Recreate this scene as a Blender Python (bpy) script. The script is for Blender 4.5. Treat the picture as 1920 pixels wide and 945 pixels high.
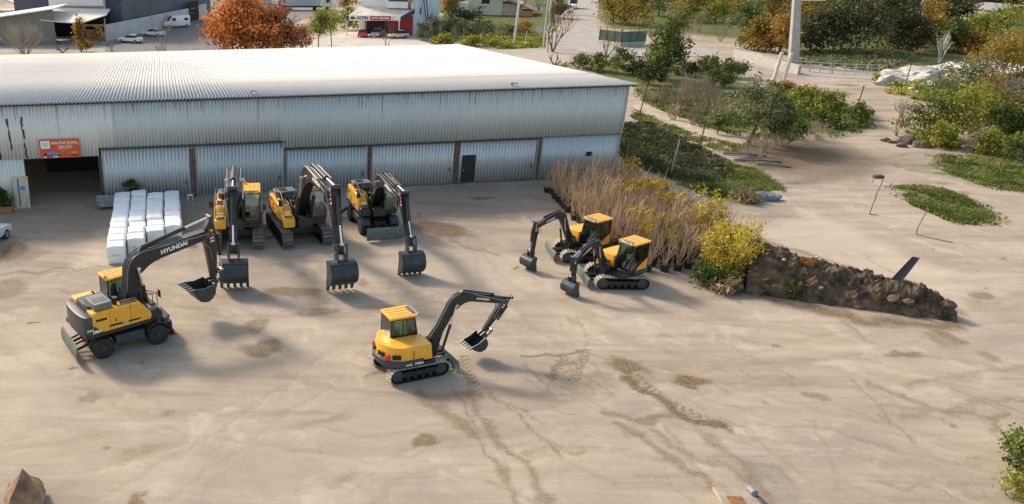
import bpy, bmesh, math, random
import numpy as np
from mathutils import Vector, Matrix, Euler, noise

for o in list(bpy.data.objects): bpy.data.objects.remove(o)
R = math.radians
SC = bpy.context.scene
COL = SC.collection
rng = np.random.default_rng(7)
random.seed(7)

# ------------------------------------------------------------------ camera
CAM_H, PITCH, FPX = 19.0, 22.0, 1490.0
cd = bpy.data.cameras.new('camera'); cam = bpy.data.objects.new('camera', cd); COL.objects.link(cam)
cam.location = (0, 0, CAM_H); cam.rotation_euler = (R(90 - PITCH), 0, 0)
cd.sensor_width = 36; cd.lens = FPX / 1920 * 36; cd.shift_x = (960 - 560) / 1920
cd.clip_end = 3000; cd.clip_start = 0.5
SC.camera = cam

# ------------------------------------------------------------------ light
SUN_EL, SHX, SHY = 37.0, 0.72, -0.69            # shadows run to +x, -y
w = bpy.data.worlds.new('World'); SC.world = w; w.use_nodes = True
nt = w.node_tree
sky = nt.nodes.new('ShaderNodeTexSky'); sky.sky_type = 'NISHITA'; sky.sun_disc = False
sky.sun_elevation = R(SUN_EL); sky.sun_rotation = math.atan2(-SHX, -SHY)
sky.dust_density = 2.0
bg = nt.nodes['Background']; bg.inputs['Strength'].default_value = 0.15
wb = nt.nodes.new('ShaderNodeMix'); wb.data_type = 'RGBA'; wb.blend_type = 'MULTIPLY'; wb.inputs[0].default_value = 1; wb.inputs[7].default_value = (1.12, 1.0, 0.84, 1)
nt.links.new(sky.outputs[0], wb.inputs[6]); nt.links.new(wb.outputs[2], bg.inputs['Color'])
sl = bpy.data.lights.new('sun', 'SUN'); sl.energy = 2.05; sl.angle = R(9); sl.color = (1.0, 0.88, 0.72)
so = bpy.data.objects.new('sun', sl); COL.objects.link(so)
d = Vector((SHX, SHY, -math.tan(R(SUN_EL)) * math.hypot(SHX, SHY)))
so.rotation_euler = d.to_track_quat('-Z', 'Y').to_euler()
SC.view_settings.view_transform = 'Standard'; SC.view_settings.look = 'None'
SC.view_settings.exposure = 0.95; SC.view_settings.gamma = 1

# ------------------------------------------------------------------ helpers
PXC, PYC = 560.0, 472.5
CP, SP = math.cos(R(PITCH)), math.sin(R(PITCH))
def G(px, py, z=0.0):
    u = (px - PXC) / FPX; v = (py - PYC) / FPX
    t = (CAM_H - z) / (SP + v * CP)
    return (t * u, t * (CP - v * SP))

MATS = {}
def mat(name, col, rough=0.7, metal=0.0, var=0.12, scale=3.0, bump=0.0, col2=None, stretch=(1, 1, 1), spec=0.5, coat=0.0, trans=0.0, bscale=None, contrast=(0.35, 0.65)):
    if name in MATS: return MATS[name]
    m = bpy.data.materials.new(name); m.use_nodes = True; MATS[name] = m
    n = m.node_tree.nodes; l = m.node_tree.links; b = n['Principled BSDF']
    b.inputs['Roughness'].default_value = rough; b.inputs['Metallic'].default_value = metal
    b.inputs['Specular IOR Level'].default_value = spec; b.inputs['Coat Weight'].default_value = coat
    tc = n.new('ShaderNodeTexCoord'); mp = n.new('ShaderNodeMapping'); mp.inputs['Scale'].default_value = stretch
    l.new(tc.outputs['Object'], mp.inputs['Vector'])
    nz = n.new('ShaderNodeTexNoise'); nz.inputs['Scale'].default_value = scale; nz.inputs['Detail'].default_value = 5; nz.inputs['Roughness'].default_value = 0.65
    l.new(mp.outputs[0], nz.inputs['Vector'])
    cr = n.new('ShaderNodeValToRGB'); cr.color_ramp.elements[0].position = contrast[0]; cr.color_ramp.elements[1].position = contrast[1]
    c2 = col2 if col2 else tuple(c * (1 - var) for c in col)
    c1 = col if col2 else tuple(min(1, c * (1 + var * .6)) for c in col)
    cr.color_ramp.elements[0].color = (*c2, 1); cr.color_ramp.elements[1].color = (*c1, 1)
    l.new(nz.outputs['Fac'], cr.inputs['Fac']); l.new(cr.outputs[0], b.inputs['Base Color'])
    if bump:
        nb = n.new('ShaderNodeTexNoise'); nb.inputs['Scale'].default_value = bscale or scale * 4; nb.inputs['Detail'].default_value = 4
        l.new(tc.outputs['Object'], nb.inputs['Vector'])
        bp = n.new('ShaderNodeBump'); bp.inputs['Strength'].default_value = bump; bp.inputs['Distance'].default_value = 0.05
        l.new(nb.outputs['Fac'], bp.inputs['Height']); l.new(bp.outputs[0], b.inputs['Normal'])
    return m

def leafmat(name, c1, c2, c3, transl=0.3, scale=0.8):
    """leaf colours: per-leaf random value plus a slow patchiness"""
    if name in MATS: return MATS[name]
    m = bpy.data.materials.new(name); m.use_nodes = True; MATS[name] = m
    n = m.node_tree.nodes; l = m.node_tree.links; b = n['Principled BSDF']
    b.inputs['Roughness'].default_value = 0.6; b.inputs['Specular IOR Level'].default_value = 0.25
    at = n.new('ShaderNodeAttribute'); at.attribute_name = 'rnd'
    tc = n.new('ShaderNodeTexCoord'); nz = n.new('ShaderNodeTexNoise'); nz.inputs['Scale'].default_value = scale; nz.inputs['Detail'].default_value = 2
    l.new(tc.outputs['Object'], nz.inputs['Vector'])
    mx = n.new('ShaderNodeMath'); mx.operation = 'MULTIPLY_ADD'; mx.inputs[1].default_value = 0.45
    l.new(at.outputs['Fac'], mx.inputs[0])
    sb = n.new('ShaderNodeMath'); sb.operation = 'MULTIPLY_ADD'; sb.inputs[1].default_value = 1.8; sb.inputs[2].default_value = -0.65
    l.new(nz.outputs['Fac'], sb.inputs[0]); l.new(sb.outputs[0], mx.inputs[2])
    cr = n.new('ShaderNodeValToRGB'); e = cr.color_ramp.elements
    e[0].position = 0.1; e[0].color = (*c1, 1); e[1].position = 0.85; e[1].color = (*c3, 1)
    k = e.new(0.5); k.color = (*c2, 1)
    l.new(mx.outputs[0], cr.inputs['Fac']); l.new(cr.outputs[0], b.inputs['Base Color'])
    tr = n.new('ShaderNodeBsdfTranslucent'); l.new(cr.outputs[0], tr.inputs['Color'])
    ms = n.new('ShaderNodeMixShader'); ms.inputs[0].default_value = transl
    l.new(b.outputs[0], ms.inputs[1]); l.new(tr.outputs[0], ms.inputs[2])
    l.new(ms.outputs[0], n['Material Output'].inputs['Surface'])
    return m

def glassmat(name, tint=(0.5, 0.6, 0.58), dark=0.35):
    if name in MATS: return MATS[name]
    m = bpy.data.materials.new(name); m.use_nodes = True; MATS[name] = m
    n = m.node_tree.nodes; l = m.node_tree.links; n.remove(n['Principled BSDF'])
    t = n.new('ShaderNodeBsdfTransparent'); t.inputs[0].default_value = (*[c * dark * 2 for c in tint], 1)
    g = n.new('ShaderNodeBsdfGlossy'); g.inputs['Roughness'].default_value = 0.04; g.inputs[0].default_value = (.9, .95, 1, 1)
    f = n.new('ShaderNodeFresnel'); f.inputs[0].default_value = 1.5
    ad = n.new('ShaderNodeMath'); ad.operation = 'MULTIPLY_ADD'; ad.inputs[1].default_value = 0.9; ad.inputs[2].default_value = 0.05
    l.new(f.outputs[0], ad.inputs[0])
    ms = n.new('ShaderNodeMixShader'); l.new(ad.outputs[0], ms.inputs[0]); l.new(t.outputs[0], ms.inputs[1]); l.new(g.outputs[0], ms.inputs[2])
    l.new(ms.outputs[0], n['Material Output'].inputs['Surface'])
    return m

class MB:
    def __init__(s): s.v = []; s.f = []; s.m = []
    def add(s, vs, fs, m=0, M=None):
        b = len(s.v)
        for p in vs:
            s.v.append(tuple(M @ Vector(p)) if M else tuple(p))
        for f in fs: s.f.append([b + i for i in f]); s.m.append(m)
        return s
    def box(s, x0, x1, y0, y1, z0, z1, m=0, M=None):
        if x0 > x1: x0, x1 = x1, x0
        if y0 > y1: y0, y1 = y1, y0
        if z0 > z1: z0, z1 = z1, z0
        return s.add([(x0,y0,z0),(x1,y0,z0),(x1,y1,z0),(x0,y1,z0),(x0,y0,z1),(x1,y0,z1),(x1,y1,z1),(x0,y1,z1)],
              [(0,3,2,1),(4,5,6,7),(0,1,5,4),(1,2,6,5),(2,3,7,6),(3,0,4,7)], m, M)
    def prism(s, prof, y0, y1, m=0, M=None):            # profile in x,z
        n = len(prof); a = sum(prof[i][0]*prof[(i+1)%n][1]-prof[(i+1)%n][0]*prof[i][1] for i in range(n))
        if a < 0: prof = prof[::-1]
        if y0 > y1: y0, y1 = y1, y0
        vs = [(p[0], y0, p[1]) for p in prof] + [(p[0], y1, p[1]) for p in prof]
        fs = [tuple(range(n)), tuple(range(2*n-1, n-1, -1))] + [(i, n+i, n+(i+1)%n, (i+1)%n) for i in range(n)]
        return s.add(vs, fs, m, M)
    def prismz(s, out, z0, z1, m=0, M=None, shrink=1.0, cen=None):      # outline in x,y
        n = len(out); a = sum(out[i][0]*out[(i+1)%n][1]-out[(i+1)%n][0]*out[i][1] for i in range(n))
        if a < 0: out = out[::-1]
        cx, cy = cen if cen else (sum(p[0] for p in out)/n, sum(p[1] for p in out)/n)
        vs = [(p[0], p[1], z0) for p in out] + [(cx+(p[0]-cx)*shrink, cy+(p[1]-cy)*shrink, z1) for p in out]
        fs = [tuple(range(n-1, -1, -1)), tuple(range(n, 2*n))] + [(i, (i+1)%n, n+(i+1)%n, n+i) for i in range(n)]
        return s.add(vs, fs, m, M)
    def cyl(s, p0, p1, r0, r1=None, n=10, m=0, cap=True):
        r1 = r0 if r1 is None else r1
        p0 = Vector(p0); p1 = Vector(p1); d = (p1 - p0)
        if d.length < 1e-6: return s
        d.normalize(); a = d.orthogonal().normalized(); b = d.cross(a)
        vs = []
        for p, r in ((p0, r0), (p1, r1)):
            for i in range(n):
                t = 2*math.pi*i/n; vs.append(p + (a*math.cos(t) + b*math.sin(t))*r)
        fs = [(i, (i+1)%n, n+(i+1)%n, n+i) for i in range(n)]
        if cap: fs += [tuple(range(n-1, -1, -1)), tuple(range(n, 2*n))]
        return s.add(vs, fs, m)
    def tube(s, pts, r, n=6, m=0, r1=None):
        pts = [Vector(p) for p in pts]; k = len(pts); r1 = r if r1 is None else r1
        vs = []; a = None
        for i, p in enumerate(pts):
            d = (pts[min(i+1, k-1)] - pts[max(i-1, 0)])
            if d.length < 1e-6: d = Vector((0,0,1))
            d.normalize()
            if a is None: a = d.orthogonal().normalized()
            else:
                a = a - d * a.dot(d)
                a = a.normalized() if a.length > 1e-4 else d.orthogonal().normalized()
            b = d.cross(a); rr = r + (r1 - r) * i / max(1, k-1)
            for j in range(n):
                t = 2*math.pi*j/n; vs.append(p + (a*math.cos(t) + b*math.sin(t))*rr)
        fs = []
        for i in range(k-1):
            for j in range(n):
                fs.append((i*n+j, i*n+(j+1)%n, (i+1)*n+(j+1)%n, (i+1)*n+j))
        fs += [tuple(range(n-1, -1, -1)), tuple(range((k-1)*n, k*n))]
        return s.add(vs, fs, m)
    def lathe(s, prof, c, axis='y', n=24, m=0):          # prof (r, h) along the axis
        vs = []
        for (r, h) in prof:
            for j in range(n):
                t = 2*math.pi*j/n; a, b = r*math.cos(t), r*math.sin(t)
                if axis == 'y': vs.append((c[0]+a, c[1]+h, c[2]+b))
                elif axis == 'x': vs.append((c[0]+h, c[1]+a, c[2]+b))
                else: vs.append((c[0]+a, c[1]+b, c[2]+h))
        k = len(prof); fs = []
        for i in range(k-1):
            for j in range(n): fs.append((i*n+j, i*n+(j+1)%n, (i+1)*n+(j+1)%n, (i+1)*n+j))
        fs += [tuple(range(n-1, -1, -1)), tuple(range((k-1)*n, k*n))]
        return s.add(vs, fs, m)
    def strip(s, up, lo, y0, y1, m=0):                   # closed bar between two x,z polylines
        k = len(up); vs = []
        for y in (y0, y1):
            vs += [(p[0], y, p[1]) for p in up] + [(p[0], y, p[1]) for p in lo]
        fs = []; o = 2*k
        for i in range(k-1):
            fs += [(i, i+1, k+i+1, k+i), (o+i+1, o+i, o+k+i, o+k+i+1), (i+1, i, o+i, o+i+1), (k+i, k+i+1, o+k+i+1, o+k+i)]
        fs += [(0, k, o+k, o), (2*k-1, k-1, o+k-1, o+2*k-1)]
        return s.add(vs, fs, m)
    def build(s, name, mats, parent=None, loc=None, rot=None, bevel=0.0, smooth=True, seg=1):
        me = bpy.data.meshes.new(name); me.from_pydata(s.v, [], s.f)
        if not isinstance(mats, (list, tuple)): mats = [mats]
        for m in mats: me.materials.append(m)
        me.polygons.foreach_set('material_index', s.m)
        bm = bmesh.new(); bm.from_mesh(me)
        bmesh.ops.recalc_face_normals(bm, faces=bm.faces)
        if bevel:
            es = [e for e in bm.edges if len(e.link_faces) == 2 and e.calc_face_angle(0) > 0.5]
            bmesh.ops.bevel(bm, geom=es, offset=bevel, segments=seg, affect='EDGES', clamp_overlap=True, profile=0.5)
        if smooth:
            for f in bm.faces: f.smooth = True
            for e in bm.edges:
                if len(e.link_faces) == 2 and e.calc_face_angle(0) > 0.65: e.smooth = False
        bm.to_mesh(me); bm.free()
        return link(name, me, parent, loc, rot)

def link(name, me, parent=None, loc=None, rot=None):
    o = bpy.data.objects.new(name, me); COL.objects.link(o)
    if parent: o.parent = parent
    if loc: o.location = loc
    if rot: o.rotation_euler = rot
    return o
def tag(o, label, cat, group=None):
    o['label'] = label; o['category'] = cat
    if group: o['group'] = group
    return o
def thing(name, label, cat, loc=(0, 0, 0), rz=0.0, group=None):
    o = bpy.data.objects.new(name, None); COL.objects.link(o); o.empty_display_size = .3
    o.location = loc; o.rotation_euler = (0, 0, rz)
    return tag(o, label, cat, group)
def copy_tree(o, parent=None):
    c = o.copy(); COL.objects.link(c)
    if parent: c.parent = parent
    for ch in list(o.children): copy_tree(ch, c)
    return c

def npmesh(name, V, Fs, mats, rnd=None, smooth=False, mi=None):
    """V n x 3, Fs m x k (all faces of k corners)"""
    me = bpy.data.meshes.new(name); V = np.asarray(V, dtype=np.float32); Fs = np.asarray(Fs, dtype=np.int32)
    k = Fs.shape[1]
    me.vertices.add(len(V)); me.vertices.foreach_set('co', V.ravel())
    me.loops.add(Fs.size); me.loops.foreach_set('vertex_index', Fs.ravel())
    me.polygons.add(len(Fs)); me.polygons.foreach_set('loop_start', np.arange(0, Fs.size, k, dtype=np.int32))
    if rnd is not None:
        a = me.attributes.new('rnd', 'FLOAT', 'FACE'); a.data.foreach_set('value', np.asarray(rnd, dtype=np.float32))
    if not isinstance(mats, (list, tuple)): mats = [mats]
    for m in mats: me.materials.append(m)
    if mi is not None: me.polygons.foreach_set('material_index', np.asarray(mi, dtype=np.int32))
    if smooth: me.polygons.foreach_set('use_smooth', np.ones(len(Fs), dtype=bool))
    me.update(calc_edges=True); me.validate()
    return me

def leaf_arrays(P, size, aspect=1.0, up=0.0):
    n = len(P)
    a = rng.normal(size=(n, 3)); a[:, 2] += up; a /= np.linalg.norm(a, axis=1)[:, None]
    b = rng.normal(size=(n, 3)); b -= (a * b).sum(1)[:, None] * a; b /= np.linalg.norm(b, axis=1)[:, None]
    s = size * rng.uniform(0.6, 1.3, n)[:, None]
    a *= s * aspect; b *= s * 0.5
    V = np.stack([P - a*.5, P + b, P + a*.5, P - b], 1).reshape(-1, 3)
    F = np.arange(4*n).reshape(-1, 4)
    return V, F
def crown_points(blobs, n, clump=0.5, K=None, shell=0.5):
    """blobs: list of (cx,cy,cz,rx,ry,rz)"""
    vol = np.array([b[3]*b[4]*b[5] for b in blobs]) ** 0.75; vol /= vol.sum()
    K = K or max(12, n // 45)
    idx = rng.choice(len(blobs), K, p=vol); B = np.array(blobs)[idx]
    dirs = rng.normal(size=(K, 3)); dirs /= np.linalg.norm(dirs, axis=1)[:, None]
    rad = rng.uniform(0, 1, K) ** (1/3) * (1 - shell) + shell * rng.uniform(.75, 1.02, K)
    C = B[:, :3] + dirs * B[:, 3:] * rad[:, None]
    w_ = rng.uniform(.4, 1.6, K); w_ /= w_.sum()
    ci = rng.choice(K, n, p=w_)
    P = C[ci] + rng.normal(size=(n, 3)) * clump * np.array([1, 1, .75])
    return P
def foliage(name, parent, blobs, n, size, m, clump=0.5, aspect=1.2, K=None, shell=0.5, up=0.3, loc=None):
    P = crown_points(blobs, n, clump, K, shell)
    P[:, 2] = np.maximum(P[:, 2], 0.05)
    V, F = leaf_arrays(P, size, aspect, up)
    me = npmesh(name, V, F, m, rng.uniform(0, 1, len(F)))
    return link(name, me, parent, loc)
def branches(mb, p, d, length, r, depth, n=4, spread=0.5, kids=3, up=0.15, m=0, shrink=0.68, seg=3):
    pts = [Vector(p)]; dd = Vector(d).normalized()
    for i in range(seg):
        dd = (dd + Vector((random.gauss(0, .14), random.gauss(0, .14), random.gauss(0, .08) + up*.3))).normalized()
        pts.append(pts[-1] + dd * length / seg)
    mb.tube(pts, r, n, m, r1=r*.6)
    if depth <= 0: return
    for k in range(kids):
        t = random.uniform(.45, 1.0); q = pts[0].lerp(pts[-1], t) if seg == 1 else pts[min(seg, max(1, int(t*seg+.5)))]
        nd = (dd + Vector((random.gauss(0, spread), random.gauss(0, spread), random.gauss(0, spread*.5) + up))).normalized()
        branches(mb, q, nd, length*shrink*random.uniform(.8, 1.15), r*.55, depth-1, max(3, n-1), spread, kids, up, m, shrink, seg)

def textmesh(txt, size, m, bold=0.012, extrude=0.004, align='CENTER'):
    cu = bpy.data.curves.new('lettering', 'FONT'); cu.body = txt; cu.size = size; cu.extrude = extrude
    cu.align_x = align; cu.align_y = 'CENTER'; cu.offset = bold*size; cu.resolution_u = 2
    o = bpy.data.objects.new('lettering', cu); COL.objects.link(o)
    dg = bpy.context.evaluated_depsgraph_get(); dg.update()
    me = bpy.data.meshes.new_from_object(o.evaluated_get(dg))
    bpy.data.objects.remove(o); me.materials.clear(); me.materials.append(m)
    return me
def lettering(txt, size, m, parent, origin, xdir, updir, bold=0.012, sx=1.0, name='lettering'):
    """flat letters reading along xdir, standing along updir"""
    me = textmesh(txt, size, m, bold)
    x = Vector(xdir).normalized(); u = Vector(updir).normalized(); z = x.cross(u).normalized(); u = z.cross(x)
    M = Matrix(((x.x*sx, u.x, z.x, origin[0]), (x.y*sx, u.y, z.y, origin[1]), (x.z*sx, u.z, z.z, origin[2]), (0, 0, 0, 1)))
    me.transform(M); me.name = name
    return link(name, me, parent)

def vnoise(X, Y, scale, seed=0, oct=4):
    """tiled value noise, numpy"""
    out = np.zeros_like(X); amp = 1.0; tot = 0
    for o in range(oct):
        r_ = np.random.default_rng(seed*31+o); T = r_.uniform(0, 1, (256, 256))
        u = X/scale*(2**o) + 37.3*o; v = Y/scale*(2**o) + 11.7*o
        i = np.floor(u).astype(int); j = np.floor(v).astype(int); fu = u-i; fv = v-j
        fu = fu*fu*(3-2*fu); fv = fv*fv*(3-2*fv)
        g = lambda a, b: T[a % 256, b % 256]
        out += amp*((g(i,j)*(1-fu)+g(i+1,j)*fu)*(1-fv)+(g(i,j+1)*(1-fu)+g(i+1,j+1)*fu)*fv)
        tot += amp; amp *= .55
    return out/tot

# ------------------------------------------------------------------ materials
YEL = mat('yellow_paint', (0.86, 0.43, 0.02), 0.42, 0, 0.10, 2.2, coat=0.2, col2=(.70, .36, .045), bump=.02)
BLK = mat('black_paint', (0.018, 0.019, 0.021), 0.45, 0, 0.3, 3.0, coat=0.05, col2=(.036, .033, .028), contrast=(.25, .50))
CHA = mat('charcoal_paint', (0.040, 0.052, 0.056), 0.45, 0, 0.2, 1.5)
BUC = mat('bucket_paint', (0.040, 0.055, 0.062), 0.45, 0, 0.3, 3.5, col2=(0.020, 0.028, 0.032), bump=.05)
BLADE = mat('blade_paint', (0.12, 0.15, 0.14), 0.6, 0, 0.3, 3.0)
STL = mat('track_steel', (0.17, 0.16, 0.145), 0.55, 0.3, 0.3, 8.0, bump=.2)
DUST = mat('dusty_rubber_track', (0.42, 0.38, 0.30), 0.85, 0, 0.35, 6.0, bump=.2)
RUB = mat('tyre_rubber', (0.022, 0.022, 0.022), 0.8, 0, 0.3, 6.0)
CHR = mat('chrome_rod', (0.75, 0.75, 0.76), 0.18, 0.9, 0.05, 4)
GREYM = mat('grey_machined', (0.30, 0.30, 0.30), 0.4, 0.4, 0.15, 6)
WHT = mat('white_decal', (0.82, 0.82, 0.80), 0.5, 0, 0.03, 4)
REDM = mat('red_lamp', (0.65, 0.03, 0.02), 0.3, 0, 0.05, 4)
ORA = mat('orange_lamp', (0.85, 0.25, 0.02), 0.4, 0, 0.05, 4)
SEAT = mat('seat_fabric', (0.10, 0.10, 0.11), 0.8, 0, 0.2, 8)
GLS = glassmat('cab_glass', (0.55, 0.66, 0.62), 0.55)
LENS = mat('lamp_lens', (0.8, 0.8, 0.78), 0.2, 0, 0.05, 4)
BARK = mat('bark', (0.13, 0.095, 0.065), 0.9, 0, 0.35, 6)
BARKP = mat('pale_bark', (0.33, 0.27, 0.20), 0.9, 0, 0.3, 6)
CONC = mat('concrete', (0.40, 0.38, 0.35), 0.85, 0, 0.2, 2.5, bump=.15)

# ================================================================== GROUND
gx = np.concatenate([np.array([-700,-500,-350,-250,-180,-140,-110,-90,-70,-55,-45,-38,-34]), np.arange(-31, 52, 0.115), np.array([53,55,58,62,67,73,80,88,97,108,120,140,160,190,230,280,350,450,600,800])])
gy = np.concatenate([np.array([-150,-80,-40,-15,-5,2,8,12,15,17.5]), np.arange(19, 67, 0.115), np.arange(67.5, 110, .8), np.array([112,116,120,126,133,140,150,160,175,190,210,235,260,300,350,420,520,700,1000])])
XX, YY = np.meshgrid(gx, gy, indexing='ij'); SH = XX.shape
N1 = vnoise(XX, YY, 6, 1, 5); N2 = vnoise(XX, YY, 1.6, 2, 4); N3 = vnoise(XX+3*N1, YY, 0.6, 3, 3)
mud = np.zeros(SH); tan = np.zeros(SH); pale = np.zeros(SH); veg = np.zeros(SH); dark = np.zeros(SH)
WX = XX + (vnoise(XX, YY, 1.1, 5, 4)-.5)*1.3; WY = YY + (vnoise(XX, YY, 1.1, 6, 4)-.5)*1.3
def W2(p): return G(*p)
def blob(F, p, rx, ry, rot=0, s=1.0, soft=.35):
    cx, cy = W2(p); a = R(rot); dx = WX-cx; dy = WY-cy
    u = (dx*math.cos(a)+dy*math.sin(a))/rx; v = (-dx*math.sin(a)+dy*math.cos(a))/ry
    q = np.clip((1-np.sqrt(u*u+v*v))/soft, 0, 1)*s
    np.maximum(F, q, out=F)
def stroke(F, pts, wd, s=1.0, soft=.6, warp=1.0):
    P = [W2(p) for p in pts]; D = np.full(SH, 1e9)
    ax = XX+(WX-XX)*warp; ay = YY+(WY-YY)*warp
    for (x0, y0), (x1, y1) in zip(P[:-1], P[1:]):
        dx, dy = x1-x0, y1-y0; L = dx*dx+dy*dy+1e-9
        t = np.clip(((ax-x0)*dx+(ay-y0)*dy)/L, 0, 1)
        D = np.minimum(D, np.hypot(ax-x0-t*dx, ay-y0-t*dy))
    np.maximum(F, np.clip((wd-D)/(wd*soft), 0, 1)*s, out=F)
def poly(F, pts, s=1.0, soft=0.5, world=False):
    P = np.array(pts if world else [W2(p) for p in pts]); inside = np.zeros(SH, bool); D = np.full(SH, 1e9); n = len(P)
    for i in range(n):
        x0, y0 = P[i]; x1, y1 = P[(i+1) % n]
        c = ((y0 > WY) != (y1 > WY)) & (WX < (x1-x0)*(WY-y0)/(y1-y0+1e-12)+x0); inside ^= c
        dx, dy = x1-x0, y1-y0; t = np.clip(((WX-x0)*dx+(WY-y0)*dy)/(dx*dx+dy*dy+1e-9), 0, 1)
        D = np.minimum(D, np.hypot(WX-x0-t*dx, WY-y0-t*dy))
    q = np.where(inside, np.clip(.5+D/soft, 0, 1), np.clip(.5-D/soft, 0, 1))*s
    np.maximum(F, q, out=F); return inside
# oil and mud stains of the yard
for p, rx, ry, rot, s in [((1170,682),1.15,.75,0,.8),((1295,715),1.1,.75,-15,.9),((1150,640),.1,.1,0,.0),((800,830),.55,.45,0,.7),((268,935),.4,.5,0,.75),((490,655),1.2,1.0,10,.6),((485,610),.8,.9,0,.5),((600,580),.8,.3,0,.5),
        ((830,430),2.6,1.6,-35,.75),((905,372),.9,.5,0,.7),((30,470),1.0,2.0,0,.7),((15,540),1.2,1.8,0,.5),((545,548),2.0,.9,10,.55),((685,530),.5,.9,0,.4),((505,445),.5,.4,0,.8),((60,603),.25,.2,0,.8),((140,690),.25,.12,0,1),((1450,645),.5,.3,0,.5),((1530,740),.6,.4,-10,.5),
        ((1850,670),.6,.5,0,.45),((1690,662),1.2,.35,10,.55),((1765,640),.7,.8,0,.4),((1838,552),1.0,.7,-15,.55),((165,745),.5,.35,0,.4),((325,770),.3,.35,0,.4),((720,575),1.2,.6,0,.3),((1080,600),.25,.8,20,.3),((1790,795),.3,.25,0,.5)]:
    blob(mud, p, rx, ry, rot, s)
stroke(mud, [(1170,705),(1230,745),(1300,785),(1345,795)], .42, .95)
stroke(mud, [(1140,775),(1200,790),(1260,775)], .4, .5)
stroke(mud, [(790,740),(850,790),(890,810)], .5, .5)
stroke(mud, [(985,668),(1095,656)], .16, .7)  # thin shadow edge beside the compact excavator, painted with the mud mask
stroke(mud, [(1085,590),(1110,700),(1090,740)], .12, .25)
stroke(mud, [(1060,672),(1030,712)], .22, .6); stroke(mud, [(1095,672),(1062,700)], .2, .5)
stroke(mud, [(560,590),(640,585)], .3, .4)
stroke(mud, [(690,705),(735,700)], .25, .5)
# long curved scrapes and wheel tracks, lower right
for pts, wd, s in [([(880,740),(930,820),(1010,900),(1040,960)],.3,.5),([(860,735),(900,830),(950,900),(990,960)],.2,.45),([(905,725),(1000,800),(1060,860)],.16,.5),([(1020,815),(1070,850),(1110,850)],.14,.4),
        ([(1160,800),(1260,850),(1330,900),(1380,960)],.3,.5),([(1210,805),(1300,850),(1400,905)],.2,.4),([(1320,815),(1390,880),(1440,960)],.35,.4),([(1380,800),(1520,805),(1700,850)],.1,.25),([(1400,850),(1600,850),(1680,880)],.1,.3),
        ([(1640,720),(1740,760),(1870,790)],.3,.4),([(1650,760),(1800,765),(1920,745)],.25,.35),([(1700,720),(1800,700),(1920,690)],.4,.3),([(1630,640),(1560,590),(1480,560)],.2,.3),([(1100,560),(1250,590),(1400,612)],.25,.2),([(1850,800),(1900,780)],.25,.5),
        ([(1600,470),(1700,520),(1760,600)],.12,.25),([(1480,480),(1600,500),(1680,560)],.15,.2),([(1050,560),(1180,640),(1300,670),(1500,690)],.5,.16),([(1620,900),(1750,920),(1850,960)],.15,.35),([(520,700),(700,735),(900,745)],.4,.2),
        ([(1000,505),(1200,545),(1400,610)],.5,.14),([(830,570),(1000,560),(1180,585),(1500,610)],.5,.12),([(0,515),(120,505),(200,500)],.14,.5),([(0,490),(100,470)],.4,.25),([(345,420),(370,500),(420,560)],.1,.2),([(780,400),(850,450),(930,480)],.3,.4)]:
    stroke(mud, pts, wd, s, .8)
for k in range(70):                                      # many fine scrapes following the turning circles
    px, py = random.uniform(850, 1920), random.uniform(640, 930); a = math.radians(random.gauss(28, 14)); L = random.uniform(40, 170)
    stroke(mud, [(px, py), (px+L*math.cos(a)*.5, py+L*math.sin(a)*.45), (px+L*math.cos(a), py+L*math.sin(a))], random.uniform(.05, .16), random.uniform(.12, .38), .8, .5)
for k in range(60):
    px, py = random.uniform(0, 1900), random.uniform(400, 940)
    blob(mud, (px, py), random.uniform(.06, .3), random.uniform(.05, .2), random.uniform(0, 180), random.uniform(.2, .7))
def treads(pts, wd, s=.8, per=.34):
    P = [W2(p) for p in pts]; acc = 0
    for (x0, y0), (x1, y1) in zip(P[:-1], P[1:]):
        dx, dy = x1-x0, y1-y0; L = math.hypot(dx, dy); ux, uy = dx/L, dy/L
        a = (XX-x0)*ux+(YY-y0)*uy; c = -(XX-x0)*uy+(YY-y0)*ux
        m_ = (a > 0) & (a < L) & (np.abs(c) < wd); q = (np.sin(2*np.pi*(a+acc+np.abs(c)*.8)/per) > -.1)*s*(.4+.9*N3)
        np.maximum(mud, np.where(m_, q, 0), out=mud); acc += L
treads([(1100,655),(1075,715)], .24, .8); treads([(1060,668),(1030,712)], .24, .8)
treads([(868,668),(880,705),(895,745)], .26, .6)
treads([(1175,690),(1240,750),(1330,790)], .30, .7)
# pairs of wheel tracks wandering over the yard
for pts, g_ in (([(-20,600),(300,760),(700,820),(1150,740),(1500,640),(1900,560)], 40), ([(150,960),(420,800),(650,640),(760,500),(800,430)], 55), ([(1920,860),(1500,760),(1100,640),(800,560),(420,560),(120,480)], 34), ([(1000,960),(1100,760),(1050,600),(900,480),(880,400)], 50), ([(1920,700),(1600,640),(1350,600),(1000,590)], 30), ([(620,960),(760,840),(1100,790),(1500,830),(1920,960)], 46)):
    for o_ in (0, g_):
        stroke(mud, [(x, y+o_*(.6+y/1500)) for x, y in pts],   .22, .11, .9, .8); stroke(pale, [(x, y+o_*(.6+y/1500)+9) for x, y in pts], .18, .18, .9, .8)
blob(dark, (825,432), 3.2, 1.9, -35, 1.0, .3); blob(dark, (545,548), 2.2, 1.1, 10, .8, .4); blob(dark, (490,650), 1.6, 1.2, 10, .7, .5); blob(dark, (30,480), 1.3, 2.4, 0, 1, .3); blob(dark, (970,690), 3.2, 1.5, -20, .6, .6); blob(dark, (1435,905), 1.5, 1.6, 20, .8, .4); blob(dark, (400,640), 3.2, 1.6, 10, .35, .7); blob(dark, (1250,900), 4, 2, 0, .35, .8); blob(dark, (1850,740), 4, 2, 10, .45, .8)
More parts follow.
